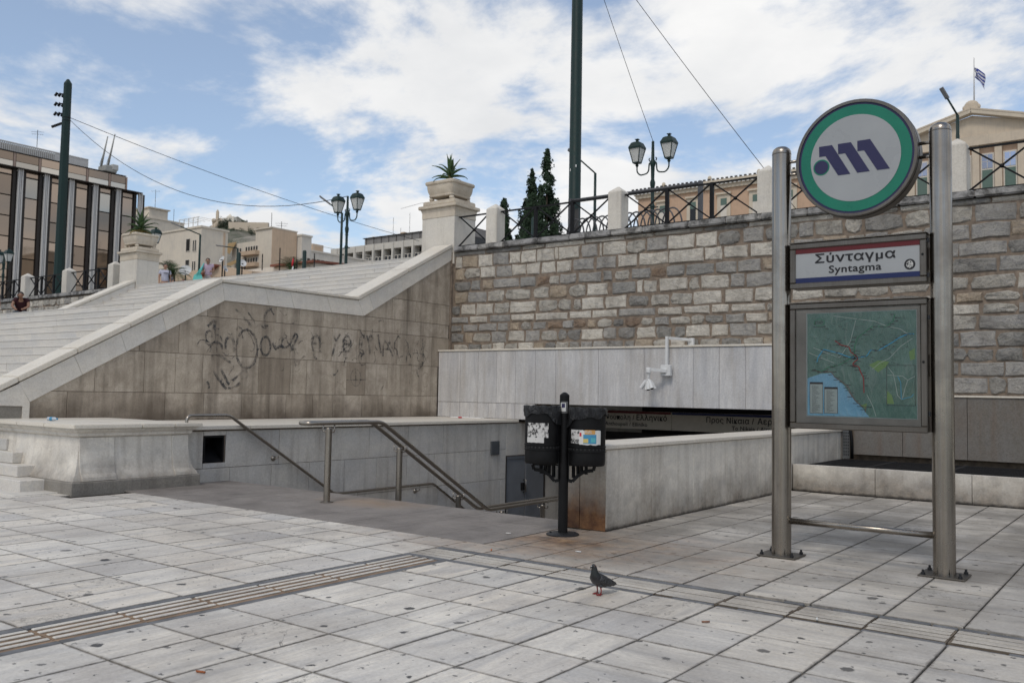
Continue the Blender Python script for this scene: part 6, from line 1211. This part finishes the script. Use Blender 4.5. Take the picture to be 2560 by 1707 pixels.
for z0, z1, c in ((9.3, 9.8, M_REDP), (8.8, 9.3, M_WHITEP), (7.6, 8.8, M_INK)): MB().tube([(-44.32, 36.38, z1), (-44.36, 36.38, (z0+z1)/2), (-44.4, 36.38, z0)], [.035, .07, .075], 8).build('cloth', c, ft, True)
# parliament
pb = thing('parliament_building', (-45, 135, 5.26), 'long salmon neoclassical building with pedimented portico on the right', 'building'); M_TRIM = wallmat('pale_trim', (.52, .47, .40)); M_SHUT = plain('green_blind', (.10, .15, .125), .6)
MB().box(-71, -30.5, 130, 150, 5.2, 34.2).build('wall', M_SALM, pb); MB().box(-71.3, -30.2, 129.6, 150.3, 34.2, 34.7).build('cornice', M_TRIM, pb); MB().box(-71.8, -29.8, 129.0, 150.8, 35.1, 35.5).build('cornice', M_TRIM, pb); MB().box(-71.5, -30.0, 129.4, 150.5, 34.701, 35.1).build('frieze', M_TRIM, pb)
de = MB()
for i in range(60): de.box(-71.4+.7*i, -71.05+.7*i, 129.1, 129.39, 34.76, 35.06)
tag(de.build('dentils', pm('white_dentil', (.7, .69, .66)), pb), None, None, None, 'stuff'); an = MB()
for i in range(56): an.box(-71.7+.75*i, -71.35+.75*i, 129.0, 129.3, 35.5, 35.75)
tag(an.build('antefix_row', M_BFR, pb), None, None, None, 'stuff')
for x in (-66.4, -61.0, -55.8, -50.6, -45.4, -40.2, -35.0):
    for zz in (29.3, 22.5, 15.5): f_ = MB().box(x-1.1, x+1.1, 129.8, 130.1, zz, zz+3.9).build('window', M_TRIM, pb); MB().box(x-.5, x+.5, 129.77, 129.797, zz+.2, zz+2.2).build('pane', M_PALEB if x != -61.0 else M_REC, f_); MB().box(x-.5, x+.5, 129.75, 129.797, zz+2.22, zz+3.3).build('blind', M_SHUT, f_); MB().box(x-1.25, x+1.25, 129.5, 129.79, zz+3.92, zz+4.2).build('hood', M_TRIM, f_)
for x in (-66, -58, -50): MB().ball((x, 129.4, 35.9), (.35, .25, .45), 8, 6).build('acroterion', M_TRIM, pb)
MB().box(-30.4, -8.6, 122.4, 140, 5.2, 34.2).build('portico_wall', M_SALM, pb); MB().box(-30.8, -8.2, 121.6, 140, 33.4, 34.6).build('entablature', M_STONEB, pb)
MB().prism([(-30.4, 34.6), (-8.7, 34.6), (-19.55, 37.35)], 'y', 122.1, 139).build('pediment', M_STONEB, pb)
for s in (-1, 1): MB().bar((-19.55+s*11.4, 121.7, 34.55), (-19.55, 121.7, 37.75), 1.2, .5).build('raking_cornice', M_TRIM, pb); MB().bar((-19.55+s*11.4, 121.3, 34.9), (-19.55, 121.3, 38.05), .5, .2).build('roof_tiles', M_STONEB, pb)
MB().box(-20.3, -18.8, 121.2, 122.2, 37.8, 38.5).ball((-19.55, 121.7, 38.6), (.8, .4, .6), 10, 7).ball((-20.2, 121.7, 38.3), (.4, .3, .4), 8, 6).ball((-18.9, 121.7, 38.3), (.4, .3, .4), 8, 6).build('acroterion', M_STONEB, pb)
for i in range(9): MB().box(-29.6+2.5*i, -28.8+2.5*i, 121.9, 122.4, 20, 33.4).build('pilaster', M_STONEB, pb)
for i in range(8):
    x = -27.95+2.5*i; f_ = MB().box(x-.75, x+.75, 122.25, 122.39, 27.2, 32.4).build('window', M_PALEB, pb); MB().box(x-.58, x+.58, 122.2, 122.248, 30.5, 32.2).build('pane', glassb('sky_pane', (.4, .42, .5)), f_) ; MB().box(x-.58, x+.58, 122.2, 122.248, 27.4, 30.3).build('blind', M_SHUT, f_); MB().box(x-.03, x+.03, 122.17, 122.199, 30.5, 32.2).build('glazing_bar', M_PALEB, f_); MB().box(x-.58, x+.58, 122.17, 122.199, 31.3, 31.36).build('glazing_bar', M_PALEB, f_)
fg = thing('national_flag', (-19.3, 124, 38.5), 'blue and white striped flag on the pole above the pediment', 'flag'); MB().tube([(-19.3, 122, 38.4), (-19.25, 122, 44.65)], [.09, .05], 8).build('pole', M_FIN, fg, True)
def flagmat():
    k = NT('striped_flag'); u = k.n('TexCoord').outputs['UV']; s = k.n('SeparateXYZ'); k.put(s.inputs[0], u); st = k.math('GREATER_THAN', k.math('FRACT', k.math('MULTIPLY', s.outputs[1], 4.5)), .5)
    ca = k.math('MULTIPLY', k.math('LESS_THAN', s.outputs[0], .4), k.math('GREATER_THAN', s.outputs[1], .444))
    cx_ = k.math('MAXIMUM', k.math('LESS_THAN', k.math('ABSOLUTE', k.math('SUBTRACT', s.outputs[0], .2)), .04), k.math('LESS_THAN', k.math('ABSOLUTE', k.math('SUBTRACT', s.outputs[1], .722)), .055))
    w = k.math('ADD', k.math('MULTIPLY', ca, cx_), k.math('MULTIPLY', k.math('SUBTRACT', 1.0, ca), st)); return k.done(k.mix(w, (.03, .05, .26), (.6, .6, .62)), .8)
N = 14; Mv = 9; vs = []; fs = []; uv = []
for i in range(N+1):
    for j_ in range(Mv+1):
        a, b = i/N, j_/Mv; vs.append((-19.2+a*1.15+.10*math.sin(b*5+a*4), 122+.2*math.sin(a*9+b*2), 43.5-1.35*(1-b)-a*1.55*(1-.3*b)-.2*a*a)); uv.append((a, b))
for i in range(N):
    for j_ in range(Mv): o_ = i*(Mv+1)+j_; fs.append((o_, o_+Mv+1, o_+Mv+2, o_+1))
me = bpy.data.meshes.new('cloth'); me.from_pydata(vs, [], fs); ul = me.uv_layers.new()
for l in me.loops: ul.data[l.index].uv = uv[l.vertex_index]
me.materials.append(flagmat()); me.shade_smooth(); link('cloth', me, fg)
# ------------------------------------------------------------------ far hill with chapel
HX, HY = -757, 549; e1 = Vector((r2.x, r2.y, 0)).normalized(); e2 = Vector((-e1.y, e1.x, 0)); vs = []; fs = []; NG = 60
for i in range(NG+1):
    for j_ in range(NG+1):
        u, v = (i/NG-.5)*700, (j_/NG-.5)*700; R_ = math.hypot(u-8, v*.8); p = Vector((HX, HY, 0))+e1*u+e2*v
        z_ = 5+157*math.exp(-(R_/170)**2)+14*math.exp(-((u+2)/16)**2-(v/30)**2)*(1 if u > -26 else .6)+6*mnoise.noise(Vector((u*.02, v*.02, 1)))+3*mnoise.noise(Vector((u*.07, v*.07, 3))); vs.append((p.x, p.y, z_ if R_ < 330 else 5))
for i in range(NG):
    for j_ in range(NG): o_ = i*(NG+1)+j_; fs.append((o_, o_+NG+1, o_+NG+2, o_+1))
k = NT('hill_scrub'); n_ = k.noise(k.pos(), .05, 8, .65); hm = k.done(k.ramp(n_, [(.38, (.07, .08, .05)), (.52, (.15, .14, .11)), (.66, (.28, .25, .21))]), .9)
me = bpy.data.meshes.new('hill'); me.from_pydata(vs, [], fs); me.materials.append(hm); me.shade_smooth(); struct('hill', link('hill', me))
def HP(u, v): return Vector((HX, HY, 0))+e1*u+e2*v
chp = thing('hilltop_chapel', HP(4, -22), 'white chapel with bell tower on top of the distant rocky hill', 'chapel'); M_CHW = wallmat('chapel_white', (.66, .63, .58), .2)
def obx(u0, u1, v0, v1, z0, z1): return MB().rings([[HP(u0, v0)+Z*z, HP(u1, v0)+Z*z, HP(u1, v1)+Z*z, HP(u0, v1)+Z*z] for z in (z0, z1)])
obx(-1.5, 5.5, -30, -20, 158, 169.6).build('nave', M_CHW, chp); obx(-5, -1.4, -30, -21, 156, 168.0).build('annexe', M_CHW, chp); c_ = HP(.2, -25); MB().lathe([(1.6, 169.5), (1.6, 170.8), (1.3, 171.6), (.7, 172.3), (.1, 172.8)], c_, 12).build('dome', M_CHW, chp, SM)
obx(-11.4, -9.0, -32, -29.6, 156, 173.6).build('bell_tower', M_STONEB, chp); c_ = HP(-10.2, -30.8); MB().lathe([(1.35, 173.6), (1.2, 174.4), (.6, 175.4), (.05, 176.2)], c_, 10).build('tower_cap', M_STONEB, chp, SM); obx(7, 45, -50, -46, 140, 160.3).build('terrace_wall', M_STONEB, chp)
for q in range(14): u_ = random.uniform(-14, -4); MB().ball(HP(u_, random.uniform(-38, -33))+Z*random.uniform(156, 165.0), (random.uniform(1.5, 3), random.uniform(1.5, 3), random.uniform(2, 4)), 7, 5).build('crag', M_STONEB, chp)
M_SCRUB = plain('hill_trees', (.03, .045, .025), .9, var=.4, sc=.2); r_ = random.Random(3); bl = [(r_.uniform(-6, 7), r_.uniform(-46, -40), r_.uniform(1.2, 2.2), r_.uniform(154, 163.5)) for _ in range(40)]+[(r_.uniform(7, 23), -44, r_.uniform(.5, 1.0), r_.uniform(160, 162.5)) for _ in range(26)]+[(r_.uniform(5, 40), r_.uniform(-60, -52), r_.uniform(1, 2), r_.uniform(147, 153)) for _ in range(30)]
def fnh(r):
    u, v, s_, zb_ = r.choice(bl); d = Vector((r.gauss(0, 1), r.gauss(0, 1), r.gauss(0, 1))).normalized(); return HP(u, v)+Vector((0, 0, zb_))+Vector((d.x*s_, d.y*s_, d.z*s_*1.6)), d
tag(leafcloud(6000, fnh, .8, M_SCRUB, 'hill_trees', None, 8), 'dark trees clinging to the distant hill below the chapel', 'trees', None, 'stuff')
